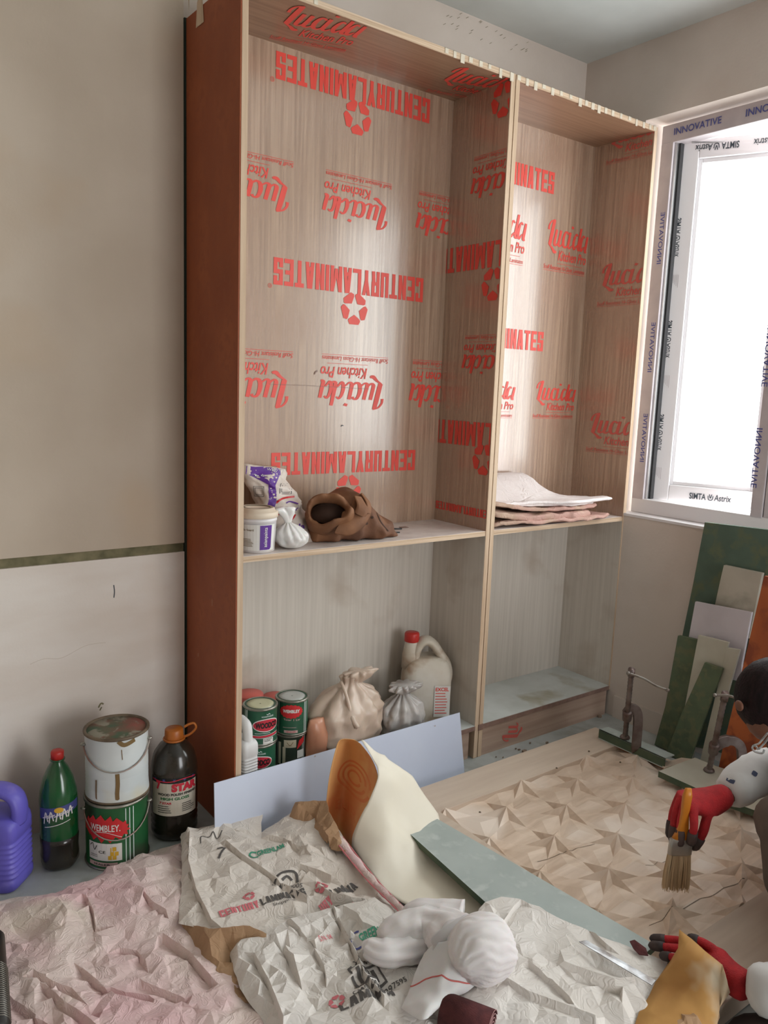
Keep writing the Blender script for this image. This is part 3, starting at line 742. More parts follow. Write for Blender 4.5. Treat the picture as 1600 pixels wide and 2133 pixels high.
# ------------------------------------------------------------------ inside the left bookcase, bottom
BZ = ZB0
cR, cH = .053, .118
def at_base(x, y): return (x, y, BZ)
w1 = (.128, .096); w2 = (.252, .112)
def woodco(loc, label, dx, rot=0):
    t = tin(label, 'paint tin', loc, cR, cH, 'tin_green', 'lid_cream', 'small paint tins in the left bookcase')
    f = facing(loc)+rot
    for xa, xb in ((-.059, -.056), (-.052, -.047)):
        b = NB(); rect2(b, xa+dx, .002, xb+dx, cH-.006); wrap('stripe', b, t, cR, 0, f, 'stripe_white')
    b = NB(); ell2(b, .018+dx, .066, .046, .0215); wrap('oval_border', b, t, cR, 0, f, 'label_white', .0006)
    b = NB(); ell2(b, .018+dx, .066, .043, .0185); wrap('oval', b, t, cR, 0, f, 'label_crimson', .0012)
    wrap('lettering', boxl('WOODCO', -.018+dx, .057, .054+dx, .076, .05), t, cR, 0, f, 'label_black', .002)
    b = boxl('WOODWORKERS', .0+dx, .092, .04+dx, .097, .02); stroke2(b, [(.016+dx, .103), (.02+dx, .1), (.024+dx, .104), (.028+dx, .1)], .002); lines2(b, -.02+dx, .04, .045+dx, 1, .01, .0016)
    wrap('lettering', b, t, cR, 0, f, 'stripe_white', .001)
    b = NB(); stroke2(b, [(-.045+dx, .031), (0+dx, .03), (.06+dx, .033)], .006); wrap('stripe', b, t, cR, 0, f, 'label_crimson', .001)
    for y in (.0345, .0255):
        b = NB(); stroke2(b, [(-.045+dx, y+.001), (0+dx, y), (.06+dx, y+.003)], .0012); wrap('stripe', b, t, cR, 0, f, 'label_white', .0016)
    b = NB(); rect2(b, .006+dx, .006, .04+dx, .024); wrap('sticker', b, t, cR, 0, f, 'label_white', .001)
    b = boxl('N SEALER', .009+dx, .019, .036+dx, .0225, .01); lines2(b, .009+dx, .016, .036+dx, 4, .0026, .0011); wrap('lettering', b, t, cR, 0, f, 'label_black', .0016)
    return t
woodco((w1[0], w1[1], BZ), 'green tin with black on red oval, bottom of the two-tin stack by the left side', -.018)
woodco((w1[0]+.004, w1[1]+.001, BZ+cH+.002), 'green tin with cream lid and red oval, on top of its twin', .004)
def wembley(loc, label, blank=False):
    t = tin(label, 'paint tin', loc, cR*.99, cH*.98, 'tin_green' if not blank else 'tin_dark', 'lid_grey', 'small paint tins in the left bookcase')
    f = facing(loc); r = cR*.99
    for x in (-.062, -.055, -.047, .044, .049, .054):
        b = NB(); rect2(b, x, .003, x+.0018, cH*.98-.006); wrap('stripe', b, t, r, 0, f, 'stripe_white')
    if not blank:
        b = NB(); R = random.Random(5); poly2(b, [((.037+.003*(i % 2))*math.cos(2*PI*i/36)-.002, (.021+.003*(i % 2))*math.sin(2*PI*i/36)) for i in range(36)]); wrap('splash', b, t, r, .082, f, 'label_red', .0007)
        wrap('lettering', boxl('WEMBLEY', -.029, .078, .026, .089, .05), t, r, 0, f, 'label_white', .0016)
        b = boxl('Tinter', -.026, .052, .0, .058, .01); t2(b, '1 Ltr', .006, .051, .022, .007, .01); lines2(b, -.028, .028, .03, 1, .01); wrap('lettering', b, t, r, 0, f, 'label_pink', .001)
        b = NB(); rect2(b, -.024, .01, .02, .019); wrap('label', b, t, r, 0, f, 'label_pink', .001)
        wrap('lettering', boxl('SEALER', -.016, .0125, .014, .0165, .01), t, r, 0, f, 'label_crimson', .0016)
    else:
        b = NB(); rect2(b, -.02, .078, .02, .104); wrap('sticker', b, t, r, 0, f, 'label_cream', .0008)
        b = NB(); stroke2(b, [(-.01, .096), (.0, .086), (.01, .097)], .0018); lines2(b, -.012, .084, .012, 1, .01); wrap('lettering', b, t, r, 0, f, 'drip', .0014)
        b = NB(); rect2(b, -.04, .02, -.03, .095); rect2(b, -.024, .004, -.014, .08); wrap('drip', b, t, r, 0, f, 'label_cream', .001)
        b = NB(); poly2(b, [(.022, .07), (.05, .09), (.05, .11), (.03, .1)]); wrap('splash', b, t, r, 0, f, 'label_red', .001)
        b = NB(); rect2(b, .024, .04, .05, .066); wrap('label', b, t, r, 0, f, 'label_white', .001)
    return t
wembley((w2[0], w2[1], BZ), 'dark scuffed tin with cream sticker, under the red-splash tin', True)
wembley((w2[0]+.003, w2[1]-.002, BZ+cH), 'green tin with grey lid and red splash, upper of the right tin stack')
# red lidded tins behind
for i, (x, y, dz, lab) in enumerate(((.165, .232, .008, 'tin with coral red lid behind the left tin stack'), (.262, .232, -.022, 'tin with red lid half hidden between the tin stacks'), (.062, .18, 0, 'red lidded tin against the left bookcase side'))):
    if i == 2: continue
    t = thing('lidded_tin', lab, 'tin', (x, y, BZ))
    obj('body', lathe(NB(), [(.04, 0), (.042, .003), (.042, .195+dz)], 32), 'tin_dark', t, True)
    obj('lid', lathe(NB(), [(.0445, .185+dz), (.0455, .19+dz), (.0455, .208+dz), (.042, .212+dz), (.003, .2125+dz)], 32), 'cap_coral', t, True)
t = jerry('jerrycan', 'white ribbed jerrycan behind the left bookcase edge', (.052, .05, BZ), math.radians(96), .045, .028, .215, 'jug_white', 9, handle=False, ribw=.003, cap=False)
# --- bags
def nz3(v, s, seed): return noise.noise(Vector((v[0]*s+seed*7.1, v[1]*s-seed*3.7, v[2]*s+seed)))
def rdg(v, s, seed): return 1-2*abs(nz3(v, s, seed))
def bag(prof, n=84, pleats=9, amp=.12, sq=(1, 1), seed=1, neck=None, crease=.05, cs=14, lean=(0, 0), zt=None):
    b = NB(); H = prof[-1][1]; R = random.Random(seed); ph = R.random()*6
    pr = []
    for (r0, z0), (r1, z1) in zip(prof, prof[1:]):
        k = max(1, int(abs(z1-z0)/.006)+int(abs(r1-r0)/.012))
        for j in range(k): pr.append((r0+(r1-r0)*j/k, z0+(z1-z0)*j/k))
    pr.append(prof[-1])
    for _ in range(3): pr = [pr[0]]+[((pr[i-1][0]+2*pr[i][0]+pr[i+1][0])/4, (pr[i-1][1]+2*pr[i][1]+pr[i+1][1])/4) for i in range(1, len(pr)-1)]+[pr[-1]]
    nk = neck if neck is not None else H
    rings = []
    for r, z in pr:
        ring = []
        w = min(1, max(0, z/nk))**1.6 if z <= nk else 1
        for i in range(n):
            a = 2*PI*i/n
            pl = abs(math.sin(pleats*a/2+ph+1.3*math.sin(a+ph)+z*9))*2-1
            rr = r*(1+amp*w*pl*1.2)
            x, y = rr*math.cos(a)*sq[0], rr*math.sin(a)*sq[1]
            d = 1+crease*(rdg((x, y, z), cs, seed)-.4)*min(1, z/.02+.2)+crease*.6*rdg((x, y, z), cs*2.3, seed+5)*min(1, z/.02+.2)
            t = z/H
            ring.append((x*d+lean[0]*t*t, y*d+lean[1]*t*t, z+(crease*.12*nz3((x, y, z), cs, seed+9)*r*2 if z > .012 else 0)))
        rings.append(ring)
    loft(b, rings); return b
t = thing('carrier_bag', 'large tan plastic carrier bag tied in a knot, standing in the left bookcase', 'plastic bag', (.462, .116, BZ))
obj('bag_body', bag([(.02, .0), (.1, .0), (.124, .03), (.134, .09), (.125, .15), (.085, .2), (.04, .228), (.024, .24), (.032, .25), (.045, .266), (.03, .268)], seed=3, sq=(1.03, .72), neck=.24, pleats=8, amp=.14, crease=.13, cs=9, lean=(.03, -.01)), 'bag_tan', t, True)
f = facing((.41, .115)); dv = Vector((math.cos(f), math.sin(f), 0)); sv = Vector((-dv.y, dv.x, 0))
obj('bag_tie', tube(NB(), catmull([dv*.03+sv*-.01+Z_*.25, dv*.065+sv*.01+Z_*.21, dv*.098+sv*.03+Z_*.15, dv*.105+sv*.05+Z_*.12], 5), [.006]*10+[.009]*6, 8), 'bag_tan', t, True)
obj('bag_tuft', bag([(.012, .0), (.026, .008), (.045, .03), (.05, .045), (.03, .042)], seed=8, sq=(1.1, .6), pleats=7, amp=.35, crease=.2, cs=30), 'bag_tan', t, True, loc=(.052, -.02, .235))
t = thing('carrier_bag', 'small grey knotted plastic bag between the tan bag and the dirty jerrycan', 'plastic bag', (.70, .1, BZ))
obj('bag_body', bag([(.02, 0), (.065, .0), (.088, .03), (.092, .07), (.075, .11), (.03, .142), (.014, .15), (.022, .16), (.05, .185), (.04, .188)], seed=12, sq=(1.0, .75), neck=.15, pleats=10, amp=.18, crease=.14, cs=16, lean=(.015, 0)), 'bag_grey', t, True)
obj('bag_tuft', bag([(.008, .0), (.02, .006), (.036, .02), (.045, .034), (.03, .034)], seed=18, sq=(1.4, .7), pleats=9, amp=.35, crease=.2, cs=40), 'bag_grey', t, True, loc=(.012, -.01, .15))
t = thing('peach_bag', 'flat peach coloured plastic packet leaning between tins and tan bag', 'packet', (.335, .066, BZ))
b = NB(); rings = []
for j in range(13):
    z = .155*j/12; w = .05*(1-.45*(j/12)**2); d = .022*math.sin(PI*(.12+.85*(1-j/12)))
    rings.append([(w*math.cos(a)*(1+.06*nz3((a, z*30, 1), 1, 2))-.012*(j/12), d*math.sin(a)*(1+.3*rdg((math.cos(a)*.05, z, 0), 30, 4)), z) for a in [2*PI*i/28 for i in range(28)]])
loft(b, rings); obj('packet_body', b, 'bag_peach', t, True)
# --- dirty white jerrycan with red cap
t = thing('jerrycan', 'dirty white jerrycan with red cap and lettered label in the bookcase corner', 'jerrycan', (.872, .165, BZ), (0, 0, math.radians(-30)))
hx, hy = .092, .066
b = NB(); rings = []
for z, s in [(0, .93), (.006, .98), (.015, 1), (.1, 1), (.15, 1), (.175, .985), (.2, .94), (.22, .86), (.235, .74), (.245, .5), (.247, .2)]:
    rings.append([(x*s+(1-s)*.02, y*max(s, .62), z) for x, y in rounded(hx, hy, .45)])
loft(b, rings); obj('can_body', b, 'jug_dirty', t, True)
g = NB(); P = catmull([(.072, 0, .12), (.083, 0, .17), (.076, 0, .212), (.048, 0, .255), (.02, 0, .292), (-.005, 0, .305), (-.03, 0, .29), (-.045, 0, .25), (-.045, 0, .2)], 5); rings = []
for i, p in enumerate(P):
    tt = (P[min(i+1, len(P)-1)]-P[max(i-1, 0)]).normalized(); nn = Vector((-tt.z, 0, tt.x))
    rings.append([p+nn*(.018*math.cos(a*PI/6))+Vector((0, .034*math.sin(a*PI/6), 0)) for a in range(12)])
loft(g, rings); obj('grip', g, 'jug_dirty', t, True)
obj('neck', lathe(NB(), [(.036, .2), (.034, .25), (.026, .29), (.024, .31)], 28, c=(-.06, 0, 0)), 'jug_dirty', t, True)
obj('cap', lathe(NB(), [(.0265, .302), (.028, .304), (.0275, .33), (.025, .336), (.004, .337)], 28, c=(-.06, 0, 0), fn=lambda a, z: 1+.02*math.cos(24*a)), 'cap_red', t, True)
b = NB(); rect2(b, -.03, 0, .03, .12); place('label', b, (.052, -.0676, .03), X_, Z_, 'label_white', t)
b = boxl('EXCEL', .0, .1, .05, .114, .03); lines2(b, 0, .09, .05, 8, .011, .003); place('lettering', b, (.026, -.0682, .03), X_, Z_, 'print_red', t)
# --- white laminate sheet leaning on the bookcase foot
t = thing('laminate_sheet', 'white laminate offcut leaning along the foot of the left bookcase', 'board')
P = [Vector((-.098, -.072, .002)), Vector((.873, -.072, .002)), Vector((0.89,-0.012,0.208)), Vector((-0.075,-0.012,0.205))]
nrm = (P[1]-P[0]).cross(P[3]-P[0]).normalized()
ob_ = obj('sheet', prism(NB(), P, -nrm*.004), 'white_board', t)
for q in ((0.76,-0.024,0.192), (0.264,-0.02,0.205)):
    b = NB(); ell2(b, 0, 0, .0035, .003); place('stain', b, Vector(q)+nrm*.002, X_, Z_, 'pvc_film', t)
# ------------------------------------------------------------------ on the left shelf
tb = (.098, .07, ZS); f = facing(tb); r = .054
t = thing('paint_tub', 'white plastic paint tub with purple label and cream lid on the shelf', 'paint tub', tb); t.scale = (1.09, 1.09, 1.05)
obj('body', lathe(NB(), [(.046, 0), (.0485, .002), (.053, .088), (.0545, .089), (.0545, .094), (.0532, .095), (.0535, .104)], 40), 'tub_white', t, True)
obj('lid', lathe(NB(), [(.0555, .098), (.0575, .1), (.0575, .113), (.055, .116), (.05, .1165), (.047, .124), (.043, .126), (.041, .123), (.004, .1235)], 40), 'tub_lid', t, True)
obj('lid_ring', tube(NB(), [(.036*math.cos(i*PI/16), .036*math.sin(i*PI/16), .1245) for i in range(32)], .0015, 6, True), 'rim_rust', t, True)
b = NB(); rect2(b, -.052, .008, .052, .082); wrap('label', b, t, .0490, 0, f, 'label_white', .0006, .055)
b = NB(); poly2(b, [(.008, .01), (.036, .01), (.04, .016), (.04, .08), (.008, .08)]); wrap('label_band', b, t, .0490, 0, f, 'label_purple', .0012, .055)
b = boxl('asianpaints', 0, 0, .056, .012, .01)
for v in b.verts: x, y = v.co.x, v.co.y; v.co.x, v.co.y = .03-y, .018+x
wrap('lettering', b, t, .0490, 0, f, 'label_white', .002, .055)
b = boxl('Tile Guard', -.04, .064, -.008, .07, .01); ell2(b, -.046, .069, .004, .005); lines2(b, -.044, .04, -.006, 6, .004, .0014); wrap('lettering', b, t, .0490, 0, f, 'drip', .0014, .055)
# putty bag leaning at the back
t = thing('putty_bag', 'tall white printed paper bag with violet bands, crumpled, behind the tub', 'paper bag', (.262, .175, ZS))
b = NB(); rings = []
for j in range(34):
    z = .235*j/33; k = j/33
    wd = .082*(1-.22*k)*(1+.05*math.sin(k*9)); dp = .055*(1-k)**.8+.008; top = .018*max(0, k-.75)*4
    ring = []
    for i in range(56):
        a = 2*PI*i/56
        x, y = wd*abs(math.cos(a))**.7*(1 if math.cos(a) > 0 else -1), dp*math.sin(a)
        dd = .011*rdg((x, y, z), 17, 2)+.006*rdg((x, y, z), 40, 6)
        ring.append((x+dd*math.cos(a)+.01*math.sin(k*5)-.05*k, y+dd*math.sin(a)*1.4+.055*k, z+.012*k*math.cos(a)*-1))
    rings.append(ring)
loft(b, rings); pbag = obj('bag_body', b, 'bag_paper', t, True)
PBAG = BVHTree.FromPolygons([v.co.copy() for v in pbag.data.vertices], [tuple(p.vertices) for p in pbag.data.polygons])
def project(name, bm, bvh, O, R, U, D_, m, par, lift=.0012, step=.012):
    """press a flat drawing on to an uneven surface along D_"""
    O, R, U, D_ = Vector(O), Vector(R), Vector(U), Vector(D_).normalized()
    for _ in range(4):
        e = [e for e in bm.edges if e.calc_length() > step]
        if not e: break
        for ed in e: pass
        bmesh.ops.triangulate(bm, faces=bm.faces[:])
        e = [e for e in bm.edges if (Vector((e.verts[0].co.x, e.verts[0].co.y))-Vector((e.verts[1].co.x, e.verts[1].co.y))).length > step]
        if not e: break
        bmesh.ops.subdivide_edges(bm, edges=e, cuts=1)
    dead = []
    for v in bm.verts:
        p = O+R*v.co.x+U*v.co.y; zl = v.co.z
        h = bvh.ray_cast(p-D_*.5, D_)
        if h[0] is None: dead.append(v)
        else: v.co = h[0]-D_*(lift+zl*1.5e-5)
    if dead: bmesh.ops.delete(bm, geom=dead, context='VERTS')
    if not bm.faces: bm.free(); return None
    return obj(name, bm, m, par, True)
rr_, uu_ = Vector((.8, -.6, 0)), Z_
dd_ = Vector((.6, .8, -.1))
def pb_(name, bm, m, lift=.0012): return project(name, bm, PBAG, (0, 0, 0), rr_, uu_, dd_, m, t, lift)
b = NB(); rect2(b, -.2, .208, .2, .24); stroke2(b, [(-.03, .235), (-.045, .18), (-.04, .13), (-.052, .085), (-.06, .06)], .022); stroke2(b, [(-.11, .215), (-.08, .2), (-.04, .18)], .02); pb_('violet_band', b, 'label_purple')
b = NB(); t2(b, 'Wally Fine', -.065, .218, .06, .012, .01, .1); t2(b, '& dry', -.1, .2, .045, .01, .01, -.5); pb_('lettering', b, 'label_white', .0026)
b = NB(); stroke2(b, [(-.03, .12), (-.01, .135), (.02, .14)], .006); stroke2(b, [(-.03, .07), (-.02, .085), (0, .09)], .004); stroke2(b, [(0, .08), (.01, .095), (.02, .07), (.03, .085)], .005); pb_('red_print', b, 'label_red')
b = NB(); stroke2(b, [(-.03, .095), (-.01, .105), (.03, .1), (.04, .112)], .006); stroke2(b, [(.0, .12), (.01, .125), (.035, .118)], .004); t2(b, 'Birla', .01, .04, .05, .016, .03); pb_('violet_print', b, 'label_purple')
b = NB()
for x, y in ((-.085, .155), (-.005, .165)):
    for s in (.016, .011): stroke2(b, [(x-s, y-s), (x+s, y-s), (x+s, y+s), (x-s, y+s), (x-s, y-s)], .0016, k=1)
pb_('box_print', b, 'ink_dark')
t = thing('knotted_bag', 'small white plastic bag tied with a knot beside the paint tub', 'plastic bag', (.208, .055, ZS))
obj('bag_body', bag([(.01, 0), (.03, 0), (.048, .02), (.05, .045), (.03, .066), (.012, .076), (.009, .08)], seed=21, neck=.075, pleats=10, amp=.14, crease=.12, cs=26, lean=(-.012, 0)), 'bag_plastic', t, True)
obj('bag_tuft', bag([(.009, 0), (.011, .01), (.02, .03), (.03, .052), (.02, .053)], seed=23, sq=(1, .6), pleats=6, amp=.4, crease=.2, cs=40, lean=(-.016, 0)), 'bag_plastic', t, True, loc=(-.012, 0, .074))
# brown leather bag: sagging body, rolled collar with a dark mouth
t = thing('leather_bag', 'worn brown leather bag slumped open on the left shelf', 'bag', (.41, .125, ZS))
HP = [(-.10, .05), (-.06, .10), (-.01, .132), (.03, .150), (.055, .150), (.09, .125), (.13, .088), (.165, .056), (.195, .03), (.207, .014)]
def hp(x):
    for (a, u), (b_, v) in zip(HP, HP[1:]):
        if x <= b_: return u+(v-u)*(x-a)/(b_-a)
    return HP[-1][1]
b = NB(); rings = []
for j in range(53):
    k = j/52; x = -.10+.307*k; h = hp(x)
    d = .1*min(1, .45+1.6*k)*(1 if k < .75 else 1-.35*(k-.75)/.25)
    ring = []
    for i in range(52):
        a = 2*PI*i/52; ca, sa = math.cos(a), math.sin(a)
        y = d*abs(ca)**.75*(1 if ca > 0 else -1); z = h*.5+h*.5*(abs(sa)**.7)*(1 if sa > 0 else -1)
        w = 0 if sa < -.8 else 1
        q = (x+.35*z, y*.7, z-.25*x)
        n1 = rdg(q, 9, 31)*.016+rdg(q, 21, 37)*.008+nz3(q, 50, 3)*.002
        ring.append((x+n1*.6*w, y*(1-.45*max(0, z/.15))+n1*ca*1.2*w+.012, max(.0015, z+n1*sa*.8*w)))
    rings.append(ring)
loft(b, rings); lb = obj('bag_body', b, 'leather', t, True)
LB = BVHTree.FromPolygons([v.co.copy() for v in lb.data.vertices], [tuple(p.vertices) for p in lb.data.polygons])
b = NB(); rings = []          # rolled collar, mouth facing the room
n = 56; ax = Vector((-.45, -.72, .45)).normalized(); e1 = ax.cross(Z_).normalized(); e2 = e1.cross(ax).normalized()
for i in range(n+1):
    a = 2*PI*(i % n)/n; o = e1*math.cos(a)*.058+e2*math.sin(a)*.036
    q = Vector((-.062, -.058, .094))+o+ax*.012*math.sin(2*a); rad = o.normalized(); ring = []
    for k in range(16):
        c = 2*PI*k/16; dv_ = rad*math.cos(c)*.009+ax*math.sin(c)*.034
        ring.append(q+dv_*(1+.6*rdg(q+dv_, 15, 41)+.3*rdg(q+dv_, 34, 43))+rad*.014*rdg(q, 13, 47)-ax*.012*max(0, math.sin(a*1.5)))
    rings.append(ring)
loft(b, rings, caps=False); obj('collar', b, 'leather', t, True)
b = NB(); lathe(b, [(.002, -.03), (.03, -.026), (.05, -.01), (.054, .006)], 28)
for v in b.verts: c_ = v.co.copy(); v.co = Vector((-.062, -.058, .094))+e1*c_.x+e2*c_.y*.64+ax*c_.z
obj('mouth', b, 'leather_dark', t, True)
def flap(rows, m, par, th=.005):
    b = NB(); V = [[b.verts.new(p) for p in catmull(r, 5)] for r in rows]
    for A_, B_ in zip(V, V[1:]):
        for i in range(len(A_)-1): b.faces.new((A_[i], A_[i+1], B_[i+1], B_[i]))
    o = obj('flap', b, m, par, True); s_ = o.modifiers.new('s', 'SUBSURF'); s_.levels = s_.render_levels = 2
    s_ = o.modifiers.new('solid', 'SOLIDIFY'); s_.thickness = th; s_.offset = 0
flap([[(-.075, -.115, .042), (-.03, -.128, .034), (.02, -.128, .052), (.07, -.105, .088)], [(-.07, -.118, .058), (-.025, -.138, .055), (.025, -.136, .078), (.07, -.105, .112)],
      [(-.05, -.115, .075), (-.02, -.128, .085), (.02, -.118, .118), (.06, -.085, .14)], [(-.03, -.09, .1), (-.005, -.1, .118), (.02, -.085, .146), (.05, -.055, .155)]], 'leather', t)
flap([[(-.012, -.13, .105), (.0, -.128, .13), (.005, -.1, .155)], [(.022, -.15, .086), (.03, -.145, .105), (.028, -.105, .15)], [(.036, -.125, .104), (.045, -.12, .118), (.04, -.09, .148)]], 'leather', t, .004)
flap([[(.036, -.125, .1), (.045, -.115, .13), (.045, -.08, .158)], [(.062, -.125, .095), (.07, -.108, .125), (.062, -.07, .156)], [(.066, -.1, .105), (.074, -.085, .13), (.066, -.055, .15)]], 'leather', t, .004)
def lbp(name, bm, m): return project(name, bm, LB, (0, 0, 0), Vector((.8, -.6, 0)), Z_, Vector((.6, .8, -.12)), m, t, .0015)
b = NB(); stroke2(b, [(.115, .13), (.135, .1), (.155, .06), (.18, .03)], .003); lbp('seam', b, 'leather_dark')
for x, y in ((.1, .085), (.105, .07), (.125, .075), (.108, .055)):
    b = NB(); ell2(b, x, y, .0045, .0045); lbp('rivet', b, 'leather_dark')
# two thin dark rods and a slip on the shelf
for i, (q, L, lab) in enumerate((((0.682,0.177,0.872), .04, 'thin dark rod behind the leather bag corner, rear one'), ((0.641,0.123,0.872), .03, 'thin dark rod beside the leather bag corner, front one'))):
    o = tag(obj('thin_rod', tube(NB(), [(0, 0, .003), (L, -.018, .003)], .0026, 6), 'rubber', None, True, loc=(q[0], q[1], ZS)), lab, 'rod')
o = tag(obj('paper_slip', bx(0, .03, 0, .02, .0002, .001), 'edge_brown', loc=(0.739,0.178,0.871)), 'small brown paper slip lying beside the thin rods', 'paper')
# ------------------------------------------------------------------ folded papers on the right shelf
def folded(name, label, outline, z, th, m, seed, bend=None, amp=.004):
    """a folded sheet: closed pad with bulging folded edge and rumpled faces"""
    t = thing(name, label, 'paper', (0, 0, 0), (0, 0, 0), 'folded papers on the right shelf')
    P = catmull([(x, y, 0) for x, y in outline], 6, True); cx = sum(p.x for p in P)/len(P); cy = sum(p.y for p in P)/len(P)
    b = NB(); rings = []
    for k, (s, h) in enumerate(((.02, 0), (.5, 0), (.85, 0), (.98, .02), (1.0, .3), (1.0, .7), (.98, .97), (.9, 1), (.7, 1), (.45, 1), (.2, 1), (.02, 1))):
        ring = []
        for p in P:
            x, y = cx+(p.x-cx)*s, cy+(p.y-cy)*s
            zz = z+th*h+(bend(x, y) if bend else 0)+amp*(rdg((x, y, h*.02), 16, seed)+.5*rdg((x, y, 0), 38, seed+1))*(1 if k > 5 else .5)
            j = .004*nz3((x, y, h), 40, seed) if .97 < s else 0
            ring.append((x+j, y+j, max(zz, ZS+.0008+.0004*k)))
        rings.append(ring)
    loft(b, rings); obj('sheet', b, m, t, True); return t
folded('folded_paper', 'lowest brown folded sheet with torn end hanging over the shelf', [(1.032, .03), (1.12, .002), (1.22, -.012), (1.34, -.022), (1.46, -.035), (1.58, -.036), (1.68, .01), (1.55, .14), (1.3, .17), (1.04, .15)], ZS, .009, 'paper_brown', 3, lambda x, y: .012*max(0, rdg((x, y, 0), 11, 77)), amp=.007)
folded('folded_paper', 'thick pinkish brown folded sheet in the middle of the paper stack', [(1.032, .02), (1.14, .012), (1.30, -.012), (1.40, -.02), (1.44, -.03), (1.56, .0), (1.57, .09), (1.5, .18), (1.25, .19), (1.04, .16)], ZS+.016, .02, 'paper_brown', 7, lambda x, y: .03*max(0, (1.2-x)/.17), amp=.008)
folded('folded_paper', 'brown folded sheet directly under the pale top sheet', [(1.034, .05), (1.14, .03), (1.3, .012), (1.44, -.012), (1.62, .02), (1.5, .14), (1.3, .2), (1.05, .19)], ZS+.045, .011, 'paper_brown', 11, lambda x, y: .034*max(0, (1.25-x)/.22)+.004*rdg((x, y, 0), 20, 5), amp=.007)
folded('folded_paper', 'pinkish rumpled sheet second from the top of the paper stack', [(1.06, .06), (1.14, .045), (1.3, .03), (1.46, -.012), (1.60, .02), (1.56, .1), (1.4, .21), (1.08, .2)], ZS+.062, .008, 'paper_pale', 21, lambda x, y: .05*max(0, (1.25-x)/.2)*max(0, min(1, (y-.02)/.1))+.004*rdg((x, y, 0), 20, 8), amp=.006)
folded('folded_paper', 'pale whitish folded sheet on top of the paper stack, rising to the back', [(1.10, .062), (1.16, .04), (1.30, .026), (1.46, -.024), (1.70, .005), (1.63, .08), (1.49, .15), (1.44, .25), (1.25, .262), (1.09, .23)], ZS+.074, .010, 'paper_pale', 15, lambda x, y: .085*max(0, min(1, (y-.06)/.17))**1.2*(1 if x < 1.42 else max(0, 1-(x-1.42)/.1)), .005)
# ------------------------------------------------------------------ on the floor: carved panel, boards, clamps
mat('carved_wood', (226, 204, 184), .5, (206, 182, 160), 30, stretch=(.12, 1, 1), distort=.8, rgb3=(232, 216, 202), scale3=3)
mat('carved_margin', (216, 198, 180), .55, (202, 182, 164), 24, stretch=(.1, 1, 1))
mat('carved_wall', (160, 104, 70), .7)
mat('mdf_green', (96, 110, 84), .8, (84, 98, 76), 16, rgb3=(108, 112, 84), scale3=30)
mat('mdf_green_dark', (86, 106, 92), .75, (76, 94, 80), 8, rgb3=(96, 106, 82), scale3=18)
mat('plank_green', (182, 192, 189), .5, (172, 183, 180), 10, rgb3=(194, 202, 199), scale3=20, lo3=.56, hi3=.7)
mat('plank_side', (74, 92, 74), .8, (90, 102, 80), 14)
mat('board_grey', (184, 178, 164), .7, (172, 166, 152), 10, rgb3=(150, 146, 132), scale3=7, lo3=.56, hi3=.72)
mat('board_pale', (198, 196, 182), .7, (186, 182, 166), 9)
mat('board_white', (214, 208, 214), .55, (202, 196, 202), 7, rgb3=(150, 146, 142), scale3=9, lo3=.64, hi3=.72)
mat('board_orange', (176, 92, 44), .5, (156, 76, 36), 8, stretch=(1, 1, .3), rgb3=(136, 64, 34), scale3=14)
mat('iron', (134, 124, 122), .45, (104, 86, 80), 22, metal=.6)
mat('iron_worn', (150, 146, 140), .4, (110, 96, 88), 22, metal=.7)
PN = thing('carved_panel', 'pale wooden door panel carved all over with six-pointed stars', 'carved panel', (.915, -.504, 0))
N0 = Vector((.915, -.504, 0))
PX0, PX1, PY0, PY1 = .475-.915, 1.503-.915, -1.26+.504, -.150+.504       # outer edges
CX0, CX1, CY0, CY1 = .553-.915, 1.452-.915, -1.095+.504, -.303+.504      # carved field
ZM, ZF = .060, .039
def pbx(x0, x1, y0, y1, z0=.004, z1=ZM): return bx(x0, x1, y0, y1, z0, z1)
obj('margin', pbx(PX0, PX1, CY1, PY1), 'carved_margin', PN, bevel=.002)
obj('margin', pbx(PX0, PX1, PY0, CY0), 'carved_margin', PN, bevel=.002)
obj('margin', pbx(PX0, CX0, CY0, CY1), 'carved_margin', PN)
obj('margin', pbx(CX1, PX1, CY0, CY1), 'carved_margin', PN)
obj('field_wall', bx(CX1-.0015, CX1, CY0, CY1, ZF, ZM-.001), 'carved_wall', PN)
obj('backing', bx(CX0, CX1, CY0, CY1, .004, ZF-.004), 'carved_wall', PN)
DX, DY = .1712, .198
def node(i, j): return Vector((i*DX, j*DY+(DY/2 if i % 2 else 0), ZF))
def cut(bm):
    for p, n in (((CX0, 0, 0), (-1, 0, 0)), ((CX1-.0016, 0, 0), (1, 0, 0)), ((0, CY0, 0), (0, -1, 0)), ((0, CY1, 0), (0, 1, 0))):
        bmesh.ops.bisect_plane(bm, geom=bm.verts[:]+bm.edges[:]+bm.faces[:], plane_co=p, plane_no=n, clear_outer=True)
    return len(bm.faces)
SR, IR, HN, HG, HI = .45, .034, .029, .0105, .0018
def arms(A, B):  # outer arm tip on the edge A-B near A
    return A+(B-A)*SR
def inner(A, B, Cc):
    g = (A+B+Cc)/3; d = (g-A).normalized(); return A+d*IR+Z_*HI
def solid_down(bm, dz):
    """give a carved piece a bottom and sides"""
    vs = bm.verts[:]; bd = [e for e in bm.edges if len(e.link_faces) == 1]
    lo_ = {}
    for e in bd:
        for v in e.verts:
            if v not in lo_: lo_[v] = bm.verts.new((v.co.x, v.co.y, ZF-dz))
    for e in bd:
        a, c = e.verts; bm.faces.new((a, c, lo_[c], lo_[a]))
    bmesh.ops.recalc_face_normals(bm, faces=bm.faces)
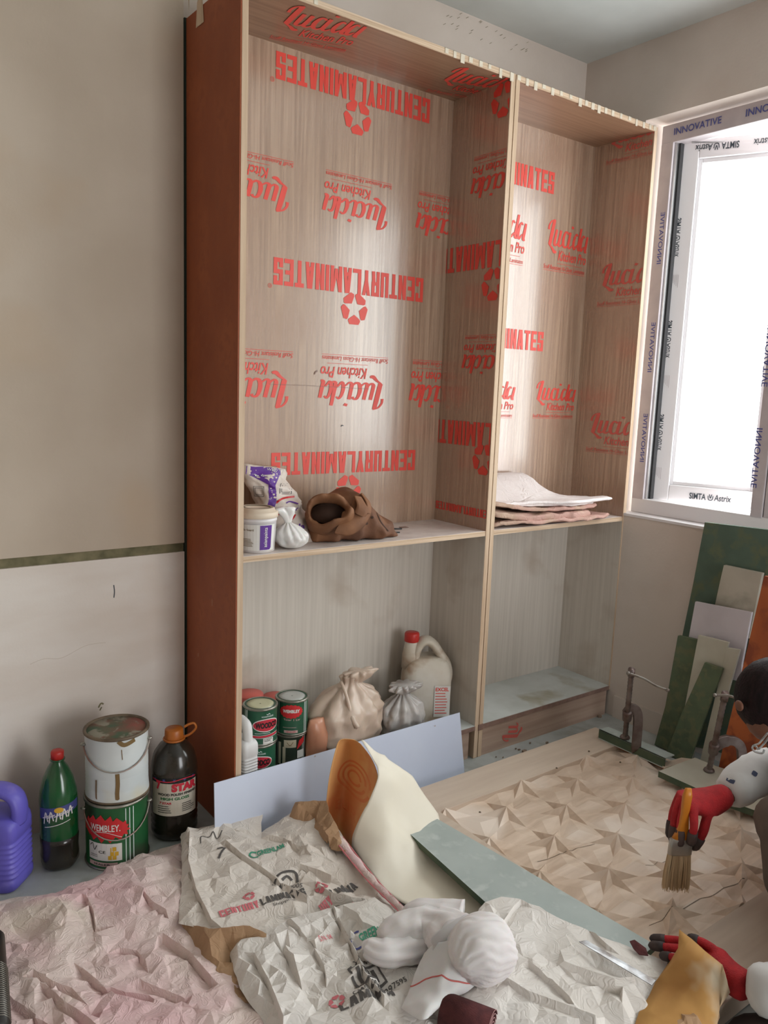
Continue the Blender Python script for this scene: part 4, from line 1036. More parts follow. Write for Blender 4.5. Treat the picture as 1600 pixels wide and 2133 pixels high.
for i in range(-4, 5):
    for j in range(-5, 4):
        A = node(i, j)
        o = j+(1 if i % 2 else 0)
        nb = [node(i+1, o), node(i, j+1), node(i-1, o), node(i-1, o-1), node(i, j-1), node(i+1, o-1)]
        if not (CX0-.2 < A.x < CX1+.2 and CY0-.2 < A.y < CY1+.2): continue
        b = NB(); c = b.verts.new(A+Z_*HN); ring = []
        for k in range(6):
            ring.append(b.verts.new(arms(A, nb[k]))); ring.append(b.verts.new(inner(A, nb[k], nb[(k+1) % 6])))
        for k in range(12): b.faces.new((c, ring[k], ring[(k+1) % 12]))
        if cut(b): solid_down(b, .003); obj('star', b, 'carved_wood', PN)
        else: b.free()
        for B_, C_ in ((nb[0], nb[1]), (nb[5], nb[0])):
            b = NB(); g = (A+B_+C_)/3; gv = b.verts.new(g+Z_*HG); T3 = (A, B_, C_)
            pts = []
            for k in range(3):
                P, Q, Rr = T3[k], T3[(k+1) % 3], T3[(k+2) % 3]
                pts.append([inner(P, Q, Rr), arms(P, Q), arms(Q, P)])
            vv = [[b.verts.new(p) for p in s_] for s_ in pts]
            for k in range(3): b.faces.new((gv, vv[k][0], vv[k][1], vv[k][2], vv[(k+1) % 3][0]))
            if cut(b): solid_down(b, .003); obj('tile', b, 'carved_wood', PN)
            else: b.free()
# sawdust crumbs on the panel
for k, q in enumerate(((1.3,-0.282,0.062), (1.325,-0.403,0.062), (0.655,-0.377,0.062), (1.093,-0.307,0.062))):
    b = NB(); lathe(b, [(.001, 0), (.004, .0005), (.003, .003), (.001, .004)], 6); o = obj('wood_crumb', b, 'rim_rust', loc=(q[0], q[1], .061))
    tag(o, 'tiny dark crumb lying on the carved panel', 'crumb', 'crumbs on the carved panel')
# tapered grey green plank across the panel
t = thing('plank', 'tapered grey-green board offcut lying along the edge of the carved panel', 'plank')
P = [Vector((0.38,-0.289,0.083)), Vector((0.487,-0.309,0.083)), Vector((0.56,-1.076,0.083)), Vector((0.399,-1.094,0.083)), Vector((0.334,-0.735,0.083))]
o = obj('board', prism(NB(), P, (0, 0, -.018)), ['plank_green', 'plank_side'], t)
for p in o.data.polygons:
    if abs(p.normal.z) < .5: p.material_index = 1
# channel strip and board under the clamps
t = thing('channel_strip', 'narrow grey-green channel strip clamped on the far panel corner', 'strip')
P = [Vector(q) for q in [(1.425,-0.226,0.098),(1.475,-0.232,0.098),(1.48,-0.518,0.098),(1.423,-0.517,0.098)]]
o = obj('strip_top', prism(NB(), P, (0, 0, -.004)), 'plank_green', t)
P2_ = [P[0], P[3], P[3]-Z_*.034, P[0]-Z_*.034]; nn = (P[1]-P[0]).normalized()
obj('strip_web', prism(NB(), P2_, nn*.004), 'plank_side', t)
P3_ = [P[0]-Z_*.034, P[1]-Z_*.034, P[2]-Z_*.034, P[3]-Z_*.034]; obj('strip_foot', prism(NB(), P3_, (0, 0, -.004)), 'plank_green', t)
t = thing('packing_board', 'grey-green packing board under the nearer clamp on the panel edge', 'board')
P = [Vector(q) for q in [(1.345,-0.546,0.084),(1.552,-0.556,0.084),(1.555,-0.637,0.084),(1.618,-0.859,0.084),(1.393,-0.972,0.084),(1.347,-0.741,0.084)]]
o = obj('board', prism(NB(), P, (0, 0, -.022)), ['board_pale', 'plank_side'], t)
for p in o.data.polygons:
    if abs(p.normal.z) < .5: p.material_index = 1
P = [Vector(q) for q in [(1.433,-0.495,0.068),(1.541,-0.51,0.068),(1.57,-0.542,0.068),(1.413,-0.526,0.068)]]
o = obj('shim', prism(NB(), P, (0, 0, -.006)), 'carved_margin', t)
# G clamps
def clamp(label, foot, top, bar0, bar1, arm, zc, facing_):
    t = thing('clamp', label, 'clamp', foot, (0, 0, 0), 'clamps on the panel edge')
    F = Vector(foot); T_ = Vector(top)-F
    d = T_.normalized()
    n = 40; pts = [T_*(i/n) for i in range(n+1)]
    obj('screw', tube(NB(), pts, [.0088+(.0012 if i % 2 else 0) for i in range(n+1)], 12), 'iron', t, True)
    obj('screw_head', tube(NB(), [T_-d*.03, T_+d*.002], .0125, 16), 'iron', t, True)
    obj('swivel_pad', lathe(NB(), [(.017, 0), (.019, .002), (.017, .008), (.010, .014), (.009, .02)], 20), 'iron', t, True)
    B0, B1 = Vector(bar0)-F, Vector(bar1)-F
    mid = (B0+B1)/2-Z_*.003
    obj('tommy_bar', tube(NB(), catmull([B0, B0*.6+B1*.4+Z_*.004, mid*.6+B1*.4, B1], 4), .0042, 8), 'iron_worn', t, True)
    for q in (B0, B1): obj('bar_end', lathe(NB(), [(.002, -.006), (.0065, -.004), (.0065, .004), (.002, .006)], 12, c=q), 'iron_worn', t, True)
    Cc = T_*zc
    obj('collar', tube(NB(), [Cc-d*.045, Cc-d*.04, Cc+d*.0, Cc+d*.004], [.012, .0165, .0175, .016], 16), 'iron', t, True)
    A = Vector(arm); P = catmull([Cc-d*.01, Cc+A*.35+Z_*.012, Cc+A*.75+Z_*.008, Cc+A-Z_*.03, Cc+A*1.04-Z_*.14, Vector((A.x*1.02, A.y*1.02, -.05))], 5)
    b = NB(); rings = []; s = A.cross(Z_).normalized()
    for i, p in enumerate(P):
        tt = (P[min(i+1, len(P)-1)]-P[max(i-1, 0)]).normalized(); nn = s.cross(tt).normalized()
        w = .016 if i > 6 else .02
        rings.append([p+s*a+nn*c for a, c in ((.007, w), (.007, -w), (.003, -w*.75), (.003, w*.75), (-.003, w*.75), (-.003, -w*.75), (-.007, -w), (-.007, w))])
    R4_ = [[r_[k] for k in (0, 1, 6, 7)] for r_ in rings]
    loft(b, R4_); obj('frame', b, 'iron', t, bevel=.002)
    return t
clamp('rusty clamp standing on the channel strip, long bent tommy bar', (1.441,-0.333,0.1), (1.303,-0.432,0.424), (1.276,-0.438,0.419), (1.339,-0.556,0.383), (.034, -.024, 0), .40, 0)
clamp('rusty clamp behind the worker, beside the orange board', (1.494,-0.646,0.086), (1.357,-0.75,0.433), (1.312,-0.741,0.434), (1.341,-0.837,0.446), (.09, -.05, 0), .36, 0)
# boards leaning on the right wall
def lean(name, label, pts, x, th, tilt, m, cat='board', side=None):
    """polygon of wall-plane points (at depth x), tipped towards the room at its foot"""
    t = thing(name, label, cat, (0, 0, 0), (0, 0, 0), 'boards leaning under the window')
    P = [Vector((x-tilt*max(0, (1-q[2]/.95)), q[1], max(q[2], .004))) for q in pts]
    o = obj('board', prism(NB(), P, (th, 0, 0)), m if side is None else [m, side], t, bevel=.001)
    return t
lean('leaning_board', 'largest dark green board leaning on the wall under the window', [(1.745,-0.388,0.909),(1.745,-0.7,0.923),(1.745,-0.794,0.091),(1.745,-0.288,-0.08),(1.745,-0.339,0.44),(1.745,-0.365,0.667)], 1.745, .018, .0, 'mdf_green_dark')
lean('leaning_board', 'grey square-topped board in front of the large green one', [(1.722,-0.494,0.767),(1.722,-0.64,0.767),(1.722,-0.618,0.521),(1.722,-0.49,0.486),(1.722,-0.475,0.608),(1.722,-0.486,0.706)], 1.722, .016, .0, 'board_grey')
lean('leaning_board', 'white laminate board with a stained lower edge among the leaning boards', [(1.7,-0.408,0.611),(1.7,-0.629,0.624),(1.7,-0.613,0.424),(1.7,-0.62,0.363),(1.7,-0.42,0.337),(1.7,-0.395,0.463)], 1.70, .012, .0, 'board_white')
lean('leaning_board', 'narrow green strip leaning nearest the bookcase', [(1.675,-0.365,0.47),(1.675,-0.447,0.476),(1.675,-0.439,0.309),(1.675,-0.415,0.03),(1.675,-0.397,-0.037),(1.675,-0.308,-0.013),(1.675,-0.34,0.179)], 1.675, .016, .0, 'mdf_green')
lean('leaning_board', 'pale grey strip between the two narrow green strips', [(1.66,-0.458,0.5),(1.66,-0.576,0.505),(1.66,-0.563,0.404),(1.66,-0.5,0.238),(1.66,-0.481,0.002),(1.66,-0.411,-0.017),(1.66,-0.43,0.195)], 1.66, .012, .0, 'board_pale')
lean('leaning_board', 'narrow green strip tilted diagonally across the pale strip', [(1.642,-0.504,0.411),(1.642,-0.575,0.409),(1.642,-0.542,0.272),(1.642,-0.483,0.017),(1.642,-0.45,-0.026),(1.642,-0.382,-0.031),(1.642,-0.429,0.179)], 1.642, .012, .0, 'mdf_green')
lean('leaning_board', 'thin pale strip beside the orange board', [(1.66,-0.573,0.484),(1.66,-0.621,0.49),(1.66,-0.576,0.21),(1.66,-0.562,0.017),(1.66,-0.512,-0.005),(1.66,-0.536,0.195)], 1.66, .012, .0, 'board_pale')
lean('leaning_board', 'orange-brown board leaning behind the worker', [(1.615,-0.702,0.782),(1.615,-0.813,0.781),(1.615,-0.894,0.066),(1.615,-0.609,-0.026),(1.615,-0.621,0.127),(1.615,-0.667,0.483)], 1.615, .016, .0, 'board_orange')
# wood chips on the floor by the plinth
mat('chip', (150, 130, 112), .8, (110, 96, 84), 30)
R = random.Random(11)
for k, (px, s) in enumerate((((1.189,-0.068,0.002), .016), ((1.184,-0.045,0.002), .008), ((1.077,-0.086,0.002), .007), ((1.322,-0.061,0.002), .009), ((1.083,-0.057,0.002), .004), ((1.063,-0.04,0.002), .004), ((1.28,-0.096,0.002), .005), ((1.179,-0.032,0.002), .006), ((1.266,-0.026,0.002), .006), ((1.035,-0.073,0.002), .006), ((1.72,-0.007,0.002), .016))):
    n = 6; pts = [(px[0]+s*R.uniform(.5, 1.1)*math.cos(2*PI*i/n), px[1]+s*.7*R.uniform(.5, 1.1)*math.sin(2*PI*i/n), .0015) for i in range(n)]
    o = obj('wood_chip', prism(NB(), pts, (0, 0, .002+s*.25)), 'chip')
    tag(o, {0: 'largest flat wood chip on the floor in front of the right plinth', 10: 'pale splinter in the corner where plinth meets window wall'}.get(k, 'small grey-brown wood chip on the floor by the plinth'), 'wood chip', 'chips on the floor by the plinth')
# ------------------------------------------------------------------ crumpled papers
mat('paper_pink', (232, 214, 208), .8, (224, 188, 190), 5, rgb3=(222, 208, 196), scale3=4, lo3=.5, hi3=.66, detail=7, crumple=26)
mat('paper_kraft', (228, 220, 212), .8, (219, 209, 199), 6, rgb3=(202, 182, 162), scale3=3.4, lo3=.64, hi3=.76, crumple=17)
mat('paper_white', (233, 228, 223), .75, (222, 216, 209), 5, crumple=16)
mat('paper_under', (186, 152, 118), .85, (170, 134, 102), 7, crumple=14)
mat('paper_cream', (242, 235, 220), .55, (236, 228, 210), 4)
mat('paper_tan', (232, 178, 114), .7, (226, 166, 104), 5, rgb3=(222, 140, 84), scale3=5, lo3=.54, hi3=.66)  # tan lightened to stand in for light passing through the sheet
mat('sand_tan', (200, 152, 88), .85, (182, 132, 74), 9, rgb3=(214, 198, 172), scale3=4, lo3=.56, hi3=.66)
mat('print_black', (90, 86, 84), .7)
mat('print_pink', (216, 120, 128), .7)
mat('print_green', (70, 158, 128), .7)
SH = {}
def sheet(name, label, cat, rim, ctrl=(), creases=(), step=.03, amp=.008, seed=1, m='paper_white', under=None, group=None, th=.0011, rough_edge=.25, fine=.0025, fold=.012, fs=7, folds=(), soft=False):
    """crumpled paper: a triangulated web of random facets inside an outline, with sharp creases where given"""
    R = random.Random(seed)
    def dens(pts, closed):
        out = []; n = len(pts)
        for i in range(n if closed else n-1):
            a, c = Vector(pts[i]), Vector(pts[(i+1) % n]); k = max(1, int((c-a).length/(step*.7)))
            for j in range(k):
                p = a+(c-a)*j/k
                if j and closed: p += Vector((R.gauss(0, 1), R.gauss(0, 1), 0))*step*rough_edge*.25
                out.append(p)
        if not closed: out.append(Vector(pts[-1]))
        return out
    creases = list(creases)
    for pts, h in folds:      # a standing fold: lifted lip and, just below it, a tucked-in line
        creases.append([(p[0], p[1], p[2]+h) for p in pts]); creases.append([(p[0]-.0045, p[1]-.0065, max(.004, p[2]-.004)) for p in pts])
    rim_d = dens(rim, True); cr = [dens(c, False) for c in creases]
    K = [Vector(p) for p in rim]+[Vector(p) for p in ctrl]+[p for c in cr for p in c[::2]]
    def base(x, y):
        sw = sz = 0
        for k in K:
            w = 1/((k.x-x)**2+(k.y-y)**2+1e-5)**1.6; sw += w; sz += w*k.z
        return sz/sw
    V = [Vector((p.x, p.y)) for p in rim_d]; Zs = [p.z for p in rim_d]; E = [(i, (i+1) % len(V)) for i in range(len(V))]
    for c in cr:
        o = len(V)
        for p in c: V.append(Vector((p.x, p.y))); Zs.append(p.z)
        E += [(o+i, o+i+1) for i in range(len(c)-1)]
    xs = [p.x for p in rim_d]; ys = [p.y for p in rim_d]
    x = min(xs)
    while x < max(xs):
        y = min(ys)
        while y < max(ys):
            q = Vector((x+R.uniform(-.5, .5)*step, y+R.uniform(-.5, .5)*step))
            ins = False; n = len(rim_d)
            for i in range(n):
                a, c = rim_d[i], rim_d[(i+1) % n]
                if (a.y > q.y) != (c.y > q.y) and q.x < (c.x-a.x)*(q.y-a.y)/(c.y-a.y)+a.x: ins = not ins
            if ins and min((q-v).length for v in V[:len(rim_d)]) > step*.5:
                V.append(q); Zs.append(base(q.x, q.y)+R.gauss(0, 1)*amp+fold*rdg((q.x, q.y*1.0, 0), fs, seed))
            y += step
        x += step
    r = delaunay_2d_cdt(V, E, [list(range(len(rim_d)))], 1, 1e-5)
    b = NB(); vs = []
    for i, v in enumerate(r[0]):
        src = r[3][i]
        z = Zs[src[0]] if src else base(v.x, v.y)
        vs.append(b.verts.new((v.x, v.y, z)))
    for f in r[2]: b.faces.new([vs[i] for i in f])
    for f in b.faces:
        f.normal_update()
        if f.normal.z < 0: f.normal_flip()
    bmesh.ops.subdivide_edges(b, edges=b.edges[:], cuts=1, use_grid_fill=True)
    bmesh.ops.triangulate(b, faces=b.faces[:])
    bmesh.ops.smooth_vert(b, verts=[v for v in b.verts if not v.is_boundary], factor=.12, use_axis_z=True)
    for v in b.verts: v.co.z += fine*rdg(v.co, 26, seed+3)+fine*.5*rdg(v.co, 60, seed+8)
    for v in b.verts: v.co.z = max(v.co.z, .003)
    t = thing(name, label, cat, (0, 0, 0), (0, 0, 0), group)
    o = obj('sheet', b, [m, under] if under else m, t, soft)
    me = o.data
    md = o.modifiers.new('solid', 'SOLIDIFY'); md.thickness = th; md.offset = -1
    if under: md.material_offset = 1
    SH[label] = BVHTree.FromPolygons([v.co.copy() for v in me.vertices], [tuple(p.vertices) for p in me.polygons])
    return t, SH[label]
def on_paper(name, bm, S, O, R, m, lift=.0012):
    R = Vector(R).normalized(); U = Vector((-R.y, R.x, 0))
    return project(name, bm, S[1], (O[0], O[1], 0), R, U, (0, 0, -1), m, S[0], lift)
GP = 'crumpled wrapping papers on the floor'
pink = sheet('wrapping_paper', 'large pink-stained crumpled wrapping paper spread on the near floor', 'paper', [(-0.709,0.074,0.012),(-0.623,0.047,0.012),(-0.527,-0.022,0.03),(-0.436,0.009,0.012),(-0.337,0.032,0.02),(-0.221,0.05,0.012),(-0.168,0.016,0.03),(-0.152,-0.096,0.02),(-0.182,-0.395,0.02),(-0.225,-0.621,0.02),(-0.294,-0.827,0.012),(-0.54,-0.698,0.012),(-0.796,-0.522,0.012),(-0.824,-0.268,0.012)],
    [(-0.521,-0.152,0.05),(-0.413,-0.224,0.05),(-0.314,-0.191,0.06),(-0.517,-0.328,0.03),(-0.402,-0.417,0.05),(-0.633,-0.37,0.05),(-0.624,-0.16,0.02)],
    [[(-0.698,-0.26,0.03),(-0.658,-0.35,0.06),(-0.595,-0.469,0.06),(-0.575,-0.516,0.03)], [(-0.558,-0.356,0.03),(-0.524,-0.485,0.055),(-0.463,-0.546,0.045),(-0.398,-0.599,0.04)], [(-0.537,-0.085,0.06),(-0.535,-0.165,0.07),(-0.56,-0.206,0.06),(-0.632,-0.197,0.04)], [(-0.463,-0.074,0.05),(-0.491,-0.207,0.045),(-0.512,-0.314,0.05)], [(-0.329,-0.017,0.04),(-0.35,-0.185,0.07),(-0.397,-0.254,0.055)]],
    .026, .0032, 5, 'paper_pink', 'paper_under', GP, fold=.006, fs=6, fine=.0018,
    folds=[([(-0.649,-0.312,0.04),(-0.624,-0.374,0.04),(-0.596,-0.418,0.04),(-0.589,-0.456,0.04)], .016), ([(-0.556,-0.357,0.03),(-0.534,-0.435,0.03),(-0.501,-0.482,0.03),(-0.463,-0.518,0.03)], .016), ([(-0.64,-0.376,0.04),(-0.623,-0.445,0.04),(-0.595,-0.517,0.04),(-0.581,-0.567,0.04)], .02), ([(-0.352,-0.191,0.05),(-0.348,-0.245,0.05),(-0.333,-0.288,0.05)], .014), ([(-0.473,-0.109,0.04),(-0.476,-0.176,0.04),(-0.49,-0.242,0.04)], .012), ([(-0.463,-0.335,0.03),(-0.434,-0.364,0.03),(-0.431,-0.404,0.03)], .012), ([(-0.365,-0.351,0.03),(-0.339,-0.448,0.03),(-0.331,-0.549,0.03)], .022), ([(-0.702,-0.369,0.03),(-0.683,-0.414,0.03),(-0.667,-0.464,0.03)], .014), ([(-0.456,-0.47,0.03),(-0.423,-0.526,0.03),(-0.401,-0.566,0.03)], .012)])
mid = sheet('wrapping_paper', 'crumpled off-white printed wrapping paper in front of the laminate sheet', 'paper', [(-0.151,0.048,0.04),(-0.134,0.039,0.05),(-0.041,-0.019,0.07),(-0.022,-0.011,0.085),(0.071,-0.042,0.08),(0.024,-0.121,0.07),(0.12,-0.108,0.09),(0.199,-0.087,0.1),(0.215,-0.197,0.1),(0.167,-0.393,0.08),(0.159,-0.579,0.06),(0.155,-0.616,0.05),(0.018,-0.524,0.05),(-0.107,-0.501,0.06),(-0.193,-0.515,0.07),(-0.275,-0.454,0.075),(-0.327,-0.353,0.06),(-0.265,-0.224,0.06)],
    [(-0.152,-0.19,0.07),(-0.129,-0.341,0.075),(0.051,-0.279,0.075),(0.048,-0.433,0.06)],
    [[(-0.102,-0.089,0.07),(-0.099,-0.227,0.085),(-0.072,-0.339,0.08),(-0.024,-0.455,0.07)], [(0.112,-0.12,0.095),(0.064,-0.308,0.1),(0.073,-0.417,0.07),(0.094,-0.5,0.06)], [(-0.061,-0.06,0.09),(-0.009,-0.139,0.075),(0.049,-0.231,0.08)]],
    .028, .003, 9, 'paper_kraft', 'paper_under', GP, fold=.004, fine=.0014,
    folds=[([(-0.091,-0.123,0.075),(-0.084,-0.212,0.075),(-0.069,-0.294,0.075),(-0.057,-0.389,0.075),(-0.031,-0.466,0.075)], .013), ([(-0.154,-0.019,0.07),(-0.214,-0.149,0.07),(-0.248,-0.277,0.07),(-0.267,-0.41,0.07)], .014), ([(0.016,-0.351,0.085),(0.042,-0.394,0.085),(0.058,-0.439,0.085)], .012), ([(0.012,-0.432,0.08),(0.023,-0.494,0.08),(0.049,-0.521,0.08)], .011), ([(0.021,-0.169,0.08),(0.047,-0.206,0.08),(0.059,-0.266,0.08)], .01)])
low = sheet('wrapping_paper', 'crumpled wrapping paper with the black certification mark, nearest the camera', 'paper', [(-0.247,-0.447,0.04),(-0.179,-0.535,0.085),(-0.116,-0.515,0.085),(0.002,-0.548,0.09),(0.108,-0.564,0.085),(0.129,-0.607,0.075),(0.132,-0.672,0.06),(0.116,-0.783,0.06),(0.089,-0.913,0.05),(0.042,-1.04,0.03),(-0.268,-0.856,0.02),(-0.289,-0.738,0.03),(-0.295,-0.617,0.05)],
    [(-0.158,-0.632,0.07),(-0.054,-0.633,0.075),(-0.067,-0.769,0.06),(-0.161,-0.759,0.05),(-0.219,-0.609,0.07)],
    [[(-0.183,-0.542,0.085),(-0.171,-0.589,0.06),(-0.196,-0.696,0.07),(-0.192,-0.77,0.05)], [(-0.013,-0.549,0.09),(-0.02,-0.624,0.055),(-0.044,-0.736,0.075),(-0.05,-0.818,0.05)], [(-0.137,-0.551,0.09),(-0.111,-0.597,0.07),(-0.105,-0.691,0.085)]],
    .027, .0042, 14, 'paper_white', 'paper_under', GP, fold=.006, fine=.0016,
    folds=[([(-0.117,-0.506,0.08),(-0.115,-0.57,0.08),(-0.108,-0.624,0.08)], .015), ([(-0.168,-0.595,0.075),(-0.177,-0.654,0.075),(-0.195,-0.705,0.075)], .013), ([(-0.114,-0.634,0.07),(-0.125,-0.692,0.07),(-0.144,-0.732,0.07)], .012), ([(0,-0.529,0.08),(-0.025,-0.61,0.08),(-0.05,-0.702,0.08),(-0.073,-0.777,0.08),(-0.08,-0.857,0.08)], .018), ([(0.011,-0.565,0.09),(0.023,-0.61,0.09),(0.015,-0.643,0.09)], .012), ([(-0.233,-0.566,0.06),(-0.245,-0.657,0.06),(-0.271,-0.766,0.06)], .018)])
turn = sheet('wrapping_paper', 'brown inner side of a paper fold curling under the printed sheets', 'paper', [(-0.318,-0.342,0.05),(-0.281,-0.454,0.09),(-0.214,-0.505,0.1),(-0.187,-0.538,0.09),(-0.201,-0.553,0.05),(-0.25,-0.6,0.03),(-0.273,-0.709,0.02),(-0.323,-0.675,0.02),(-0.319,-0.536,0.03)],
    [(-0.267,-0.462,0.02),(-0.234,-0.523,0.02)], [], .024, .006, 17, 'paper_under', None, GP)
right = sheet('wrapping_paper', 'wide folded white paper under the steel blade, right of the cloth bundle', 'paper', [(0.295,-0.769,0.118),(0.341,-0.78,0.122),(0.373,-0.807,0.12),(0.419,-0.923,0.108),(0.47,-1.039,0.102),(0.53,-1.141,0.088),(0.491,-1.161,0.08),(0.429,-1.175,0.06),(0.335,-1.195,0.04),(0.089,-1.114,0.03),(-0.071,-0.976,0.04),(0.004,-0.85,0.07),(0.117,-0.831,0.09)],
    [(0.326,-0.885,0.11),(0.367,-0.997,0.1),(0.277,-1.005,0.085),(0.343,-1.085,0.085),(0.171,-0.961,0.08)],
    [[(0.252,-0.88,0.1),(0.249,-0.973,0.1),(0.247,-1.073,0.075),(0.299,-1.135,0.06)], [(0.277,-0.787,0.122),(0.291,-0.84,0.11),(0.234,-0.88,0.12)], [(0.36,-0.988,0.11),(0.363,-1.042,0.095),(0.408,-1.139,0.08)], [(0.287,-0.952,0.1),(0.305,-1.05,0.085),(0.36,-1.125,0.075)]],
    .034, .003, 22, 'paper_white', 'paper_under', GP, fold=.004, fine=.0012,
    folds=[([(0.168,-0.956,0.09),(0.18,-1.024,0.09),(0.214,-1.088,0.09),(0.246,-1.149,0.09)], .012), ([(0.245,-0.962,0.095),(0.245,-1.033,0.095),(0.237,-1.087,0.095)], .012), ([(0.308,-1.012,0.1),(0.333,-1.066,0.1),(0.359,-1.11,0.1),(0.399,-1.131,0.1)], .009), ([(0.284,-0.846,0.11),(0.343,-0.821,0.11),(0.378,-0.812,0.11)], .01), ([(0.45,-0.949,0.105),(0.439,-0.994,0.105),(0.43,-1.031,0.105)], .008)])
# writing on the papers
def dirp(a, c): return Vector((c[0]-a[0], c[1]-a[1], 0))
a, c = (-0.065,-0.24,0.08), (0.048,-0.253,0.08)
b = NB(); t2(b, 'GREENLAM', .015, 0, .08, .022, .03, .2); on_paper('lettering', b, mid, a, dirp(a, c), 'print_green')
b = NB(); stroke2(b, [(.016, .02), (.004, .026), (-.006, .012), (.0, -.002), (.014, .0)], .005); on_paper('emblem', b, mid, a, dirp(a, c), 'print_green')
b = NB(); stroke2(b, [(0, .03), (.022, .034), (.014, .016), (.004, -.012)], .006); a, c = (-0.14,-0.171,0.07), (-0.084,-0.197,0.07); on_paper('numeral', b, mid, a, dirp(a, c), 'print_black')
b = NB(); stroke2(b, [(0, .0), (.01, .03), (.03, .02), (.045, .034), (.05, .01), (.07, .03)], .003); a, c = (-0.15,-0.086,0.07), (-0.079,-0.098,0.07); on_paper('scribble', b, mid, a, dirp(a, c), 'print_black')
a, c = (-0.067,-0.361,0.07), (0.001,-0.414,0.07)
b = NB(); stroke2(b, [(0, .0), (.02, .03), (.05, .035), (.06, .0)], .007); stroke2(b, [(.02, .004), (.03, .02), (.045, .01)], .006); t2(b, 'CM/L 0005', -.005, -.02, .08, .012, .01); on_paper('certification_mark', b, mid, a, dirp(a, c), 'print_black')
a, c = (-0.242,-0.41,0.06), (0.001,-0.449,0.06)
b = NB(); block2(b, 'CENTURY', 0, 0, .10, .022); on_paper('lettering', b, mid, a, dirp(a, c), 'print_pink')
b = NB(); block2(b, 'LAMINATES', .105, 0, .12, .022); t2(b, 'Shipping', .13, -.016, .06, .011); on_paper('lettering', b, mid, a, dirp(a, c), 'print_black')
b = NB(); emblem2(b, .085, .045, .016); on_paper('emblem', b, mid, a, dirp(a, c), 'print_pink')
a, c = (0.016,-0.505,0.07), (0.136,-0.484,0.07)
b = NB(); block2(b, 'LAMINA', .012, .0, .085, .024); on_paper('lettering', b, mid, a, dirp(a, c), 'print_black')
b = NB(); emblem2(b, .012, .05, .018); block2(b, 'URY', -.03, -.004, .035, .02); on_paper('emblem', b, mid, a, dirp(a, c), 'print_pink')
a, c = (-0.01,-0.545,0.08), (0.091,-0.567,0.08)
b = NB(); block2(b, 'CENTURY', 0, 0, .09, .018); on_paper('lettering', b, low, a, dirp(a, c), 'print_pink')
a, c = (-0.023,-0.672,0.08), (0.07,-0.694,0.08)
b = NB(); t2(b, 'GREENLAM', .012, 0, .085, .024, .03, .2); on_paper('lettering', b, low, a, dirp(a, c), 'print_green')
b = NB(); stroke2(b, [(.018, .03), (.004, .034), (-.008, .016), (-.004, -.006), (.008, -.012)], .006); on_paper('emblem', b, low, a, dirp(a, c), 'ink_blue')
a, c = (-0.1,-0.789,0.06), (-0.001,-0.806,0.06)
b = NB(); stroke2(b, [(0, 0), (0, .05), (.07, .05), (.07, 0), (0, 0)], .007, k=1); t2(b, 'ISI', .012, .008, .046, .034, .03); on_paper('certification_mark', b, low, a, dirp(a, c), 'print_black')
b = NB(); t2(b, 'CM/L 0005297595', -.02, -.024, .13, .014, .01); t2(b, '2046', .02, .06, .045, .013, .01); on_paper('lettering', b, low, a, dirp(a, c), 'print_black')
a, c = (-0.182,-0.81,0.04), (-0.083,-0.846,0.04)
b = NB(); block2(b, 'LAMINA', .02, -.0, .12, .024); on_paper('lettering', b, low, a, dirp(a, c), 'print_black')
b = NB(); emblem2(b, .02, .035, .018); on_paper('emblem', b, low, a, dirp(a, c), 'print_pink')
a, c = (-0.093,-0.628,0.07), (-0.05,-0.628,0.07)
b = NB(); t2(b, 'S.N. 04', 0, 0, .035, .014, .01); on_paper('lettering', b, low, a, dirp(a, c), 'print_pink')
# curled sheet: tan flap standing, cream side running down under the plank
t = thing('curled_sheet', 'cream sheet with a tall curled tan flap, held down by the plank', 'paper', (0, 0, 0), (0, 0, 0))
Lh = [(0.205,-0.178,0.066),(0.215,-0.166,0.101),(0.235,-0.151,0.196),(0.256,-0.15,0.28),(0.27,-0.155,0.311),(0.3,-0.177,0.313)]
Mh = [(0.251,-0.186,0.013),(0.28,-0.159,0.062),(0.314,-0.13,0.15),(0.329,-0.125,0.239),(0.323,-0.137,0.28),(0.313,-0.176,0.305)]
Rh = [(0.211,-0.313,0.05),(0.226,-0.303,0.095),(0.272,-0.31,0.173),(0.307,-0.299,0.232),(0.321,-0.252,0.27),(0.313,-0.201,0.304)]
b = NB(); rows = [catmull(x, 6) for x in (Lh, Mh, Rh)]
cols = [catmull([rows[0][i], rows[1][i], rows[2][i]], 6) for i in range(len(rows[0]))]
V = [[b.verts.new(p) for p in c] for c in cols]
for A_, B_ in zip(V, V[1:]):
    for i in range(len(A_)-1): b.faces.new((A_[i], A_[i+1], B_[i+1], B_[i]))
o = obj('tan_flap', b, 'paper_tan', t, True, sol=.0012); o['label'] = 'tan inner face of the curled sheet with faint orange print'
FL = BVHTree.FromPolygons([v.co.copy() for v in o.data.vertices], [tuple(p.vertices) for p in o.data.polygons])
mat('print_orange', (222, 132, 78), .7)
b = NB()
for rr__ in (.05, .036, .02): stroke2(b, [(rr__*math.cos(i*PI/8), rr__*.9*math.sin(i*PI/8)) for i in range(16)], .006)
t2(b, 'EURO', -.055, -.10, .1, .028, .03)
o3 = (0.312,-0.174,0.182)
project('lettering', b, FL, o3, (.8, -.6, 0), Z_, (.596, .788, -.15), 'print_orange', t, .0015)
b = NB()
r0 = catmull(Rh, 6)
G = [list(r0)]
bot = catmull([(0.181,-0.35,0.07),(0.157,-0.455,0.06),(0.141,-0.563,0.058),(0.159,-0.64,0.056),(0.203,-0.68,0.056),(0.263,-0.721,0.056)], 6)
n = len(r0)
def rowp(pts): return catmull(pts, 6)
